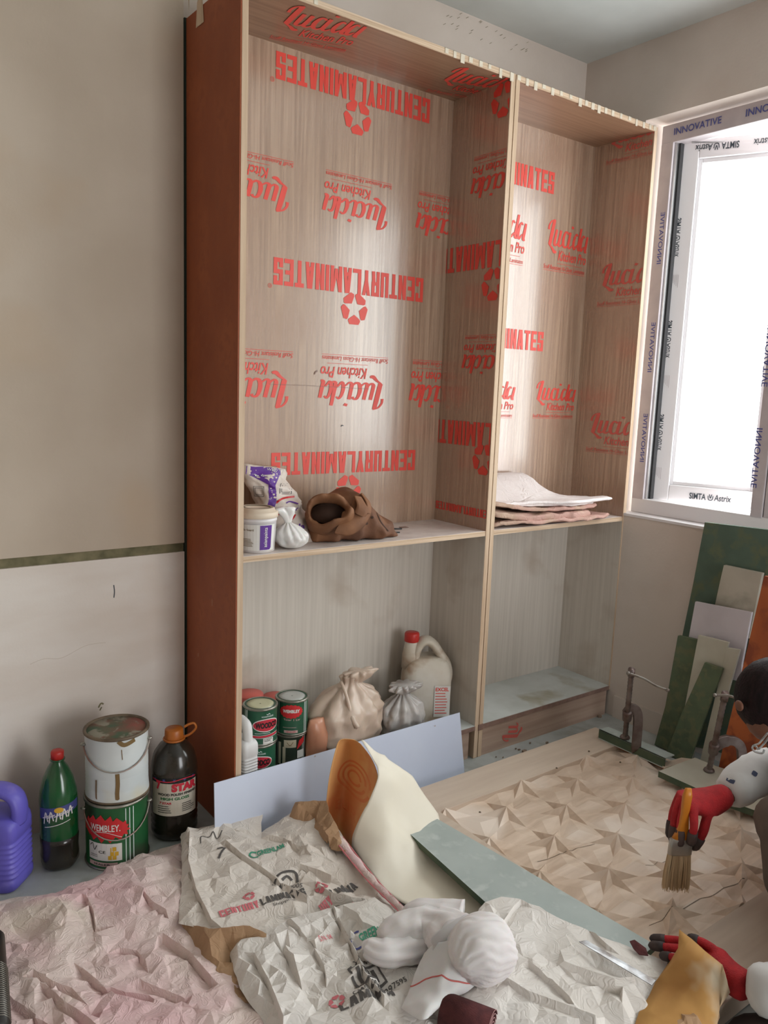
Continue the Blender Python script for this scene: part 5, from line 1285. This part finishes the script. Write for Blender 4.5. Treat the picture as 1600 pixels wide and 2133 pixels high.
G.append(rowp([(0.192,-0.44,0.039),(0.271,-0.374,0.101),(0.316,-0.335,0.149),(0.349,-0.309,0.215),(0.347,-0.262,0.256),(0.324,-0.21,0.302)]))
G.append(rowp([(0.202,-0.568,0.01),(0.292,-0.45,0.052),(0.369,-0.361,0.092),(0.411,-0.315,0.165),(0.413,-0.281,0.216),(0.371,-0.244,0.245)]))
G.append(rowp([(0.256,-0.659,0.008),(0.334,-0.537,0.026),(0.387,-0.419,0.055),(0.459,-0.337,0.106),(0.463,-0.292,0.163),(0.438,-0.268,0.183)]))
G.append(rowp([(0.363,-0.716,0.006),(0.403,-0.619,0.004),(0.435,-0.462,0.023),(0.499,-0.362,0.067),(0.514,-0.321,0.079),(0.494,-0.284,0.126)]))
cols = [catmull([g_[i] for g_ in G], 5) for i in range(n)]
V = [[b.verts.new(p) for p in c] for c in cols]
for A_, B_ in zip(V, V[1:]):
    for i in range(len(A_)-1): b.faces.new((A_[i], B_[i], B_[i+1], A_[i+1]))
for v in b.verts: v.co.z = max(.035, v.co.z+.013*rdg(v.co, 7, 3)+.005*rdg(v.co, 17, 5)+.0015*rdg(v.co, 40, 6))
o = obj('cream_side', b, 'paper_cream', t, True, sol=.0012)
# pink edged strip of folded paper along the cream sheet
t = thing('paper_strip', 'long narrow folded paper strip with pink edges beside the cream sheet', 'paper', (0, 0, 0))
b = NB(); A_ = catmull([(0.167,-0.235,0.1),(0.141,-0.373,0.1),(0.13,-0.491,0.09),(0.128,-0.578,0.085),(0.133,-0.643,0.075)], 8); B_ = catmull([(0.205,-0.239,0.085),(0.17,-0.4,0.09),(0.154,-0.523,0.085),(0.151,-0.608,0.08),(0.153,-0.641,0.075)], 8)
va = [[b.verts.new(p+Z_*.003*math.sin(i*1.3+k)) for i, p in enumerate(Q)] for k, Q in enumerate((A_, [(p+q)/2+Z_*.012 for p, q in zip(A_, B_)], B_))]
for P_, Q_ in zip(va, va[1:]):
    for i in range(len(P_)-1): b.faces.new((P_[i], P_[i+1], Q_[i+1], Q_[i]))
obj('strip', b, 'paper_pink', t, True, sol=.0014)
for Q in (A_, B_): obj('edge', tube(NB(), [p+Z_*.002 for p in Q], .0016, 5), 'print_pink', t, True)
# brown folded corner against the laminate sheet
sheet('wrapping_paper', 'brown folded paper corner standing against the white laminate sheet', 'paper', [(0.137,-0.119,0.13),(0.201,-0.19,0.15),(0.186,-0.241,0.13),(0.181,-0.289,0.11),(0.146,-0.376,0.1),(0.128,-0.331,0.09),(0.149,-0.197,0.09),(0.108,-0.128,0.085)],
    [(0.16,-0.204,0.12)], [[(0.138,-0.13,0.135),(0.166,-0.182,0.1),(0.127,-0.332,0.12)]], .02, .004, 31, 'paper_under', None, GP, fold=.004)
# steel blade, sandpaper scrap and roll
t = thing('steel_blade', 'shiny steel scraper blade lying on the white folded paper', 'blade')
P = [Vector(q) for q in [(0.371,-1,0.124),(0.389,-1.007,0.124),(0.435,-1.162,0.104),(0.415,-1.166,0.104)]]
obj('blade', prism(NB(), P, (0, 0, -.0016)), 'blade_steel', t)
q = (0.381,-1.006,0.122); 
t = thing('sandpaper_scrap', 'small maroon sandpaper scrap by the gloved fingers', 'sandpaper')
mat('sandpaper', (92, 44, 44), .9, (76, 34, 36), 60, bump=.4, bscale=400)
P = [Vector(q) for q in [(0.478,-1.061,0.118),(0.489,-1.066,0.12),(0.499,-1.091,0.11),(0.487,-1.106,0.106),(0.473,-1.092,0.106),(0.474,-1.075,0.11)]]
obj('scrap', prism(NB(), P, (0, 0, -.002)), 'sandpaper', t)
t = thing('sandpaper_roll', 'roll of maroon sandpaper at the bottom edge, its spiral end showing', 'sandpaper roll')
A = Vector((0.016,-0.965,0.085)); d = Vector((.8, -.6, 0))*.9-Vector((.6, .8, 0))*.43; d.normalize(); L_ = .085; s = d.cross(Z_).normalized()
b = NB(); prev = None
for i in range(110):
    a = i*.2; rr = .012+.0245*i/109; o_ = s*math.cos(a)*rr+Z_*math.sin(a)*rr
    row = [b.verts.new(A+o_+d*(-.02)), b.verts.new(A+o_+d*L_)]
    if prev: b.faces.new((prev[0], row[0], row[1], prev[1]))
    prev = row
obj('roll_sheet', b, 'sandpaper', t, True, sol=.0011)
mat('sand_edge', (176, 132, 130), .8)
obj('roll_edge', tube(NB(), [A+d*(L_+.0005)+s*math.cos(i*.2)*(.012+.0245*i/109)+Z_*math.sin(i*.2)*(.012+.0245*i/109) for i in range(110)], .0009, 4), 'sand_edge', t, True)
# ------------------------------------------------------------------ white muslin bundle
mat('muslin', (236, 232, 232), .85, (226, 220, 220), 8, sss=.15)
mat('muslin_line', (206, 110, 104), .85)
bc = Vector((0.135,-0.922,0.155))
t = thing('muslin_bundle', 'white muslin cloth balled up with trailing ends, lying on the papers', 'cloth', (bc.x, bc.y, bc.z))
b = NB(); bmesh.ops.create_icosphere(b, subdivisions=5, radius=.073)
for v in b.verts:
    q = v.co.normalized(); sw = q.x*1.2-q.z*.6
    f = abs(math.sin(9*math.atan2(q.y+.3, q.z+.2)+5*q.x+2*nz3(q, 2, 4)))
    v.co *= 1+.06*(f-.5)+.08*nz3(q, 1.6, 7)+.012*rdg(q, 4, 9)
    v.co.x *= 1.08; v.co.z *= .95
obj('ball', b, 'muslin', t, True)
def rope(pts, rad, seed, m='muslin', flat=.7):
    P = catmull(pts, 8); b = NB(); rings = []; n = 40; L = len(P)
    for i, p in enumerate(P):
        k = i/(L-1)*(len(rad)-1); j = min(int(k), len(rad)-2); r = rad[j]+(rad[j+1]-rad[j])*(k-j)
        tt = (P[min(i+1, L-1)]-P[max(i-1, 0)]).normalized(); s = tt.cross(Z_).normalized(); u = s.cross(tt)
        ring = []
        for q in range(n):
            a = 2*PI*q/n; o_ = s*math.cos(a)+u*math.sin(a)*flat
            f = 1+.16*(abs(math.sin(4*a+i*.12+seed))-.5)+.2*rdg(p+o_*r, 11, seed)+.08*rdg(p+o_*r, 28, seed+2)
            ring.append(p+o_*r*f)
        rings.append(ring)
    loft(b, rings); return b
L0 = lambda q: Vector(q)-bc
obj('twisted_end', rope([L0(q) for q in [(0.121,-0.871,0.15),(0.139,-0.802,0.13),(0.113,-0.748,0.12),(0.058,-0.735,0.11),(0.014,-0.729,0.1)]], [.06, .05, .042, .048, .03], 3), 'muslin', t, True)
obj('twisted_end', rope([L0(q) for q in [(0.112,-0.785,0.1),(0.05,-0.773,0.1),(-0.005,-0.755,0.1),(-0.019,-0.718,0.095),(-0.031,-0.708,0.09)]], [.03, .034, .03, .022, .008], 8), 'muslin', t, True)
obj('twisted_end', rope([L0(q) for q in [(0.194,-0.792,0.12),(0.158,-0.747,0.12),(0.125,-0.714,0.12),(0.099,-0.701,0.11)]], [.05, .04, .034, .02], 12), 'muslin', t, True)
# hanging corner of the cloth with its red line
b = NB()
rows = [[L0(q) for q in x] for x in ([(0.092,-0.939,0.17),(0.089,-0.889,0.165),(0.065,-0.846,0.14),(0.05,-0.832,0.12)], [(0.101,-0.956,0.12),(0.06,-0.924,0.135),(0.034,-0.875,0.12),(0.011,-0.847,0.1)], [(0.087,-0.95,0.1),(0.031,-0.942,0.12),(0.002,-0.906,0.115),(-0.033,-0.878,0.095)], [(0.06,-0.942,0.09),(0.009,-0.954,0.1),(-0.037,-0.945,0.11),(-0.054,-0.889,0.085)], [(0.03,-0.931,0.085),(-0.021,-0.951,0.09),(-0.061,-0.96,0.1),(-0.067,-0.898,0.08)])]
V = []
cols_ = [catmull(r_, 10) for r_ in rows]; cc = [catmull([c_[i] for c_ in cols_], 8) for i in range(len(cols_[0]))]
for c_ in cc: V.append([b.verts.new(p+Z_*(.010*rdg(p, 10, 5)+.003*rdg(p, 30, 6))) for p in c_])
for A_, B_ in zip(V, V[1:]):
    for i in range(len(A_)-1): b.faces.new((A_[i], A_[i+1], B_[i+1], B_[i]))
o = obj('hanging_corner', b, 'muslin', t, True, sol=.0014)
nr = len(cc[0]); kk = int(nr*.42)
obj('red_line', tube(NB(), [Vector(V_) for V_ in [o.data.vertices[i*nr+kk].co+Z_*.0015 for i in range(len(cc))]], .0017, 5), 'muslin_line', t, True)
# ------------------------------------------------------------------ the worker, mostly outside the frame
mat('skin', (120, 78, 58), .55, (104, 66, 48), 20, sss=.1)
mat('hair', (20, 13, 14), .6, (36, 22, 24), 90, stretch=(1, 1, .15), bump=.5, bscale=160, spec=.2)
mat('shirt', (222, 222, 222), .85, (204, 202, 200), 9)
mat('shirt_mark', (70, 78, 104), .85)
mat('trousers', (112, 100, 90), .9, (92, 80, 72), 8, bump=.3, bscale=90)
mat('glove_red', (186, 34, 40), .8, (160, 26, 32), 40, bump=.5, bscale=300)
mat('glove_black', (46, 38, 38), .7, (80, 62, 58), 16)
mat('shoe', (36, 28, 26), .8, (52, 40, 36), 20)
mat('clear_plastic', (230, 236, 236), .08, trans=.85)
mat('brush_handle', (214, 134, 36), .4, (196, 116, 28), 14)
mat('ferrule', (170, 166, 160), .35, metal=.8)
mat('bristle', (214, 192, 158), .7, (186, 156, 120), 30, stretch=(1, 1, .1))
def skin(name, nodes, edges, m, par, sub=2, root=0):
    me = bpy.data.meshes.new(name); me.from_pydata([n[0] for n in nodes], edges, [])
    o = bpy.data.objects.new(name, me); C.objects.link(o)
    o.modifiers.new('skin', 'SKIN').use_smooth_shade = True
    for i, n in enumerate(nodes):
        sv = me.skin_vertices[0].data[i]; r = n[1]; sv.radius = r if isinstance(r, tuple) else (r, r); sv.use_root = (i == root)
    s = o.modifiers.new('sub', 'SUBSURF'); s.levels = s.render_levels = sub
    dg = bpy.context.evaluated_depsgraph_get(); m2 = bpy.data.meshes.new_from_object(o.evaluated_get(dg))
    bpy.data.objects.remove(o); m2.name = name; m2.materials.clear()
    return obj(name, m2, m, par, True)
PE = thing('person', 'worker in white spotted shirt and red gloves crouching at the carved panel', 'person', (0, 0, 0))
J = dict(pel=(1.28,-1.294,0.139), sp=(1.28,-1.23,0.275), ch=(1.245,-1.16,0.366), nk=(1.181,-1.098,0.441), hd=(1.092,-1.046,0.554), hd2=(1.067,-1.031,0.601),
         rs=(1.357,-1.046,0.347), re=(1.227,-1.027,0.329), rw=(0.931,-0.997,0.314), ls=(1.056,-1.239,0.4), le=(0.595,-1.423,0.17), lw=(0.561,-1.309,0.125),
         rh=(1.344,-1.264,0.086), rk=(0.923,-1.172,0.363), ra=(0.933,-1.27,0.024), lh=(1.169,-1.347,0.154), lk=(0.925,-1.36,0.313), la=(0.698,-1.42,0.033))
K = list(J); V = lambda k: Vector(J[k])
rad = dict(pel=.13, sp=.115, ch=.12, nk=.05, hd=.082, hd2=.086, rs=.055, re=.04, rw=.028, ls=.055, le=.04, lw=.028, rh=.085, rk=.06, ra=.038, lh=.085, lk=.06, la=.038)
ix = {k: i for i, k in enumerate(K)}
E_ = [('pel', 'sp'), ('sp', 'ch'), ('ch', 'nk'), ('nk', 'hd'), ('hd', 'hd2'), ('ch', 'rs'), ('rs', 're'), ('re', 'rw'), ('ch', 'ls'), ('ls', 'le'), ('le', 'lw'), ('pel', 'rh'), ('rh', 'rk'), ('rk', 'ra'), ('pel', 'lh'), ('lh', 'lk'), ('lk', 'la')]
skin('body', [(V(k), rad[k]) for k in K], [(ix[a], ix[c]) for a, c in E_], 'skin', PE)
def sub_skin(name, ks, es, r, m):
    i2 = {k: i for i, k in enumerate(ks)}
    return skin(name, [(V(k), r[k]) for k in ks], [(i2[a], i2[c]) for a, c in es], m, PE)
J['rc'] = (0.944,-1.005,0.319); J['lc'] = (0.549,-1.305,0.13); J['rm'] = (1.098,-1.004,0.337)
shirt = sub_skin('shirt', ['sp', 'ch', 'rs', 're', 'rm', 'rc', 'ls', 'le', 'lc'], [('sp', 'ch'), ('ch', 'rs'), ('rs', 're'), ('re', 'rm'), ('rm', 'rc'), ('ch', 'ls'), ('ls', 'le'), ('le', 'lc')],
         dict(sp=.135, ch=.14, rs=.075, re=.066, rm=.06, rc=.043, ls=.075, le=.066, lc=.05), 'shirt')
for v in shirt.data.vertices: v.co += v.normal*(.006*rdg(v.co, 16, 4)+.003*rdg(v.co, 34, 6))
SB = BVHTree.FromPolygons([v.co.copy() for v in shirt.data.vertices], [tuple(p.vertices) for p in shirt.data.polygons])
R = random.Random(6)
RV, UV_, WV = Vector((.8005, -.5982, .0363)), Vector((.0624, .1434, .9877)), Vector((.596, .7884, -.1521))
for q in ((0.961,-1.057,0.447), (0.915,-1.03,0.409), (0.975,-1.074,0.413), (0.949,-1.059,0.388), (0.928,-1.048,0.365), (0.985,-1.088,0.382), (0.983,-1.073,0.452)):
    b = NB(); a = R.uniform(0, 3); s = R.uniform(.005, .009)
    poly2(b, [(s*math.cos(i*PI/4+a)*(1.2 if i % 2 else .8), s*.8*math.sin(i*PI/4+a)) for i in range(8)])
    project('print_spot', b, SB, q, RV, UV_, WV, 'shirt_mark', PE, .0012)
J['rk2'] = (0.921,-1.154,0.381)
tr_ = sub_skin('trousers', ['pel', 'rh', 'rk', 'ra', 'lh', 'lk', 'la'], [('pel', 'rh'), ('rh', 'rk'), ('rk', 'ra'), ('pel', 'lh'), ('lh', 'lk'), ('lk', 'la')], dict(pel=.15, rh=.105, rk=.092, ra=.062, lh=.105, lk=.082, la=.062), 'trousers')
for v in tr_.data.vertices: v.co += v.normal*(.009*rdg((v.co.x, v.co.y, v.co.z*.5), 15, 2)+.004*rdg(v.co, 34, 6))
# head: hair cap, ear, nose, eyes, mouth
hc = Vector((1.082,-1.041,0.575))
b = NB(); bmesh.ops.create_uvsphere(b, u_segments=40, v_segments=28, radius=1)
for v in b.verts:
    q = v.co.normalized(); s = 1+.03*rdg(q, 9, 3)+.025*nz3(q, 22, 4)
    v.co = hc+RV*q.x*.102*s+UV_*q.y*.108*s+WV*q.z*.1*s
obj('hair', b, 'hair', PE, True)
b = NB(); R = random.Random(2)
for i in range(90):
    a = R.uniform(1.3, 3.6); w_ = R.uniform(-.5, .3); o_ = RV*math.cos(a)*.095+UV_*math.sin(a)*.1
    p = hc+o_*math.cos(w_)+WV*.1*math.sin(w_); d = (o_.normalized()+RV*R.gauss(0, .6)+UV_*R.gauss(0, .6)).normalized()
    tube(b, [p-d*.004, p+d*.006, p+d*.012+UV_*.002], [.0006, .0005, .0002], 3)
w = obj('loose_hair', b, 'hair', PE); w['kind'] = 'stuff'
fc = Vector((1.053,-1.049,0.52))
b = NB(); bmesh.ops.create_uvsphere(b, u_segments=20, v_segments=14, radius=1)
for v in b.verts: q = v.co.copy(); v.co = fc+RV*q.x*.062+UV_*q.y*.058+WV*q.z*.066
obj('face', b, 'skin', PE, True)
for nm, q, a, c, e, m in (('ear', (0.969,-1.002,0.565), .008, .014, .02, 'skin'), ('nose', (1.02,-1.072,0.469), .012, .012, .012, 'skin'), ('eye', (0.999,-1.079,0.482), .007, .006, .006, 'rubber'), ('eye', (1.01,-1.111,0.492), .007, .006, .006, 'rubber'), ('mouth', (1.021,-1.098,0.468), .02, .006, .012, 'skin')):
    b = NB(); bmesh.ops.create_uvsphere(b, u_segments=14, v_segments=10, radius=1)
    for v in b.verts: p = v.co.copy(); v.co = Vector(q)+RV*p.x*a+UV_*p.y*c+WV*p.z*e
    obj(nm, b, m, PE, True)
# clear spectacles slipping down
g = NB()
for px in ([(0.939,-1.1,0.534), (0.936,-1.089,0.512), (0.928,-1.085,0.501), (0.926,-1.073,0.491), (0.923,-1.072,0.483)], [(0.941,-1.103,0.523), (0.939,-1.093,0.501), (0.927,-1.087,0.487)],
           [(0.923,-1.072,0.485), (0.924,-1.08,0.478), (0.934,-1.094,0.477), (0.938,-1.096,0.486)], [(0.927,-1.073,0.492), (0.928,-1.081,0.49), (0.926,-1.086,0.485)]):
    tube(g, catmull(px, 4), .0026, 8)
obj('spectacles', g, 'clear_plastic', PE, True)
# gloves: palm and five fingers each
def glove(W, cuff, palm, fingers, rp, par, tips=.55):
    nodes = [(Vector(cuff), .036), (Vector(W), .036), (Vector(palm), rp)]; ed = [(0, 1), (1, 2)]; tipc = []
    for ch, r0 in fingers:
        prev = 2
        for i, q in enumerate(ch):
            nodes.append((Vector(q), r0*(1-.1*i))); ed.append((prev, len(nodes)-1)); prev = len(nodes)-1
        tipc.append(([Vector(q) for q in ch], r0))
    o = skin('glove', nodes, ed, 'glove_red', PE, 2, 2)
    for ch, r0 in tipc:
        a, c = ch[-2], ch[-1]; d = (c-a).normalized()
        P = [a+(c-a)*.35, a+(c-a)*.6, c, c+d*r0*.55, c+d*r0*.95]
        obj('fingertip', tube(NB(), P, [r0*.98, r0*1.04, r0*.97, r0*.72, r0*.2], 14), 'glove_black', o, True)
    return o
glove((0.92,-0.991,0.303), (0.962,-1.011,0.328), (0.861,-0.97,0.306), [
    ([(0.854,-0.926,0.31),(0.836,-0.922,0.259),(0.818,-0.931,0.21)], .0135), ([(0.829,-0.944,0.317),(0.805,-0.948,0.269),(0.798,-0.954,0.211)], .0135),
    ([(0.812,-0.969,0.317),(0.796,-0.972,0.27),(0.794,-0.975,0.217)], .0135), ([(0.81,-0.995,0.308),(0.8,-1.007,0.274),(0.805,-1,0.227)], .0125),
    ([(0.866,-1.003,0.285),(0.853,-1.003,0.238),(0.843,-0.99,0.198)], .0145)], (.04, .03), PE)
glove((0.566,-1.278,0.115), (0.564,-1.304,0.12), (0.586,-1.197,0.112), [
    ([(0.579,-1.144,0.125),(0.564,-1.113,0.118),(0.545,-1.08,0.108)], .0105), ([(0.554,-1.158,0.125),(0.537,-1.128,0.118),(0.524,-1.092,0.106)], .011),
    ([(0.528,-1.173,0.125),(0.515,-1.153,0.118),(0.512,-1.128,0.108)], .0105), ([(0.52,-1.188,0.118),(0.51,-1.171,0.112),(0.511,-1.15,0.102)], .0095),
    ([(0.583,-1.21,0.145),(0.575,-1.181,0.15),(0.567,-1.159,0.148)], .0115)], (.036, .02), PE)
# shoes
for nm, hp_, tp in (('shoe', (0.632,-1.458,0.05), (0.515,-1.283,0.05)), ('shoe', (0.813,-1.392,0.1), (0.776,-1.292,0.1))):
    A, B = Vector(hp_), Vector(tp); d = (B-A); d.z = 0; d.normalize(); s = d.cross(Z_); L = .27; b = NB(); rings = []
    A = B-d*L
    for k in range(15):
        u = k/14; h = .085*(1-u)**.6+.035+(.0 if u < .9 else -.02*(u-.9)*10); w_ = .036+.012*math.sin(u*PI)+(0 if u < .85 else -.02*((u-.85)/.15)**2)
        rings.append([A+d*L*u+s*w_*math.cos(a)*(1.05 if math.sin(a) < 0 else .9)+Z_*(-.04+h*.5+h*.5*math.sin(a)) for a in [2*PI*i/20 for i in range(20)]])
    loft(b, rings); obj('shoe', b, 'shoe', PE, True)
# flat brush in the right hand
t = thing('brush', 'wide dusting brush with orange handle held in the raised red glove', 'brush', (0, 0, 0))
H0, H1, F1, B1 = Vector((0.799,-0.981,0.369)), Vector((0.797,-0.976,0.225)), Vector((0.804,-0.971,0.179)), Vector((0.806,-0.968,0.069))
d = (H1-H0).normalized(); s = RV
def slab(P, ws, ths, m, name, n=16):
    b = NB(); rings = []
    for p, w_, th in zip(P, ws, ths): rings.append([p+s*w_*math.copysign(abs(math.cos(a))**.6, math.cos(a))+WV*th*math.copysign(abs(math.sin(a))**.6, math.sin(a)) for a in [2*PI*i/n for i in range(n)]])
    loft(b, rings); return obj(name, b, m, t, True)
slab([H0, H0+(H1-H0)*.15, H0+(H1-H0)*.5, H0+(H1-H0)*.85, H1], [.008, .012, .010, .016, .026], [.006, .009, .009, .010, .011], 'brush_handle', 'handle')
slab([H1-d*.004, H1, F1, F1+d*.002], [.026, .030, .031, .030], [.009, .012, .012, .011], 'ferrule', 'ferrule')
b = NB(); R = random.Random(1)
for i in range(420):
    u = R.uniform(-1, 1); v_ = R.uniform(-1, 1); p = F1+s*u*.028+WV*v_*.009
    e = B1+s*(u*.033+R.gauss(0, .002))+WV*(v_*.013)-d*R.uniform(0, .016)
    tube(b, [p, (p+e)/2+s*u*.002, e], [.0010, .0009, .0005], 3)
w = obj('bristles', b, 'bristle', t); w['kind'] = 'stuff'
# tan abrasive sheet held down by the left hand
sheet('abrasive_sheet', 'golden tan abrasive sheet bent under the gloved left hand', 'sandpaper', [(0.55,-1.138,0.165),(0.541,-1.174,0.168),(0.525,-1.259,0.165),(0.511,-1.28,0.145),(0.524,-1.283,0.115),(0.497,-1.278,0.09),(0.461,-1.294,0.06),(0.319,-1.286,0.04),(0.26,-1.203,0.04),(0.365,-1.172,0.065),(0.414,-1.162,0.075),(0.453,-1.151,0.085),(0.499,-1.146,0.1),(0.506,-1.151,0.115),(0.517,-1.159,0.145)],
      [(0.497,-1.215,0.16),(0.489,-1.254,0.155),(0.506,-1.186,0.155),(0.464,-1.207,0.1),(0.478,-1.253,0.125),(0.426,-1.211,0.075),(0.429,-1.256,0.06)], [], .05, .0008, 41, 'sand_tan', None, None, fold=.001, fine=.0006, soft=True)
sheet('torn_paper', 'torn reddish brown paper scrap at the bottom edge by the tan sheet', 'paper', [(0.397,-1.214,0.07),(0.445,-1.244,0.08),(0.452,-1.254,0.075),(0.525,-1.264,0.07),(0.461,-1.295,0.05),(0.345,-1.245,0.05)], (), (), .02, .004, 43, 'paper_under', None, None, fold=.005)
# long crack across the near end of the carving, following its relief
bpy.context.view_layer.update()
pv, pf = [], []
for ch in PN.children:
    if ch.name.startswith(('tile', 'star')):
        o0 = len(pv); pv += [v.co.copy() for v in ch.data.vertices]; pf += [tuple(o0+i for i in p.vertices) for p in ch.data.polygons]
PB = BVHTree.FromPolygons(pv, pf)
for q0, q1, q2 in (((0.653,-0.997,0.05), (0.825,-1.006,0.05), (1.054,-1.027,0.05)), ((0.63,-0.642,0.05), (0.738,-0.656,0.05), (0.847,-0.673,0.05)), ((0.873,-0.831,0.05), (0.968,-0.854,0.05), (1.075,-0.863,0.05))):
    b = NB(); A0 = Vector(q0)-N0; stroke2(b, [(0, 0), (q1[0]-q0[0], q1[1]-q0[1]), (q2[0]-q0[0], q2[1]-q0[1])], .0016)
    project('crack', b, PB, (A0.x, A0.y, 0), X_, Y_, (0, 0, -1), 'rim_rust', PN, .0006)
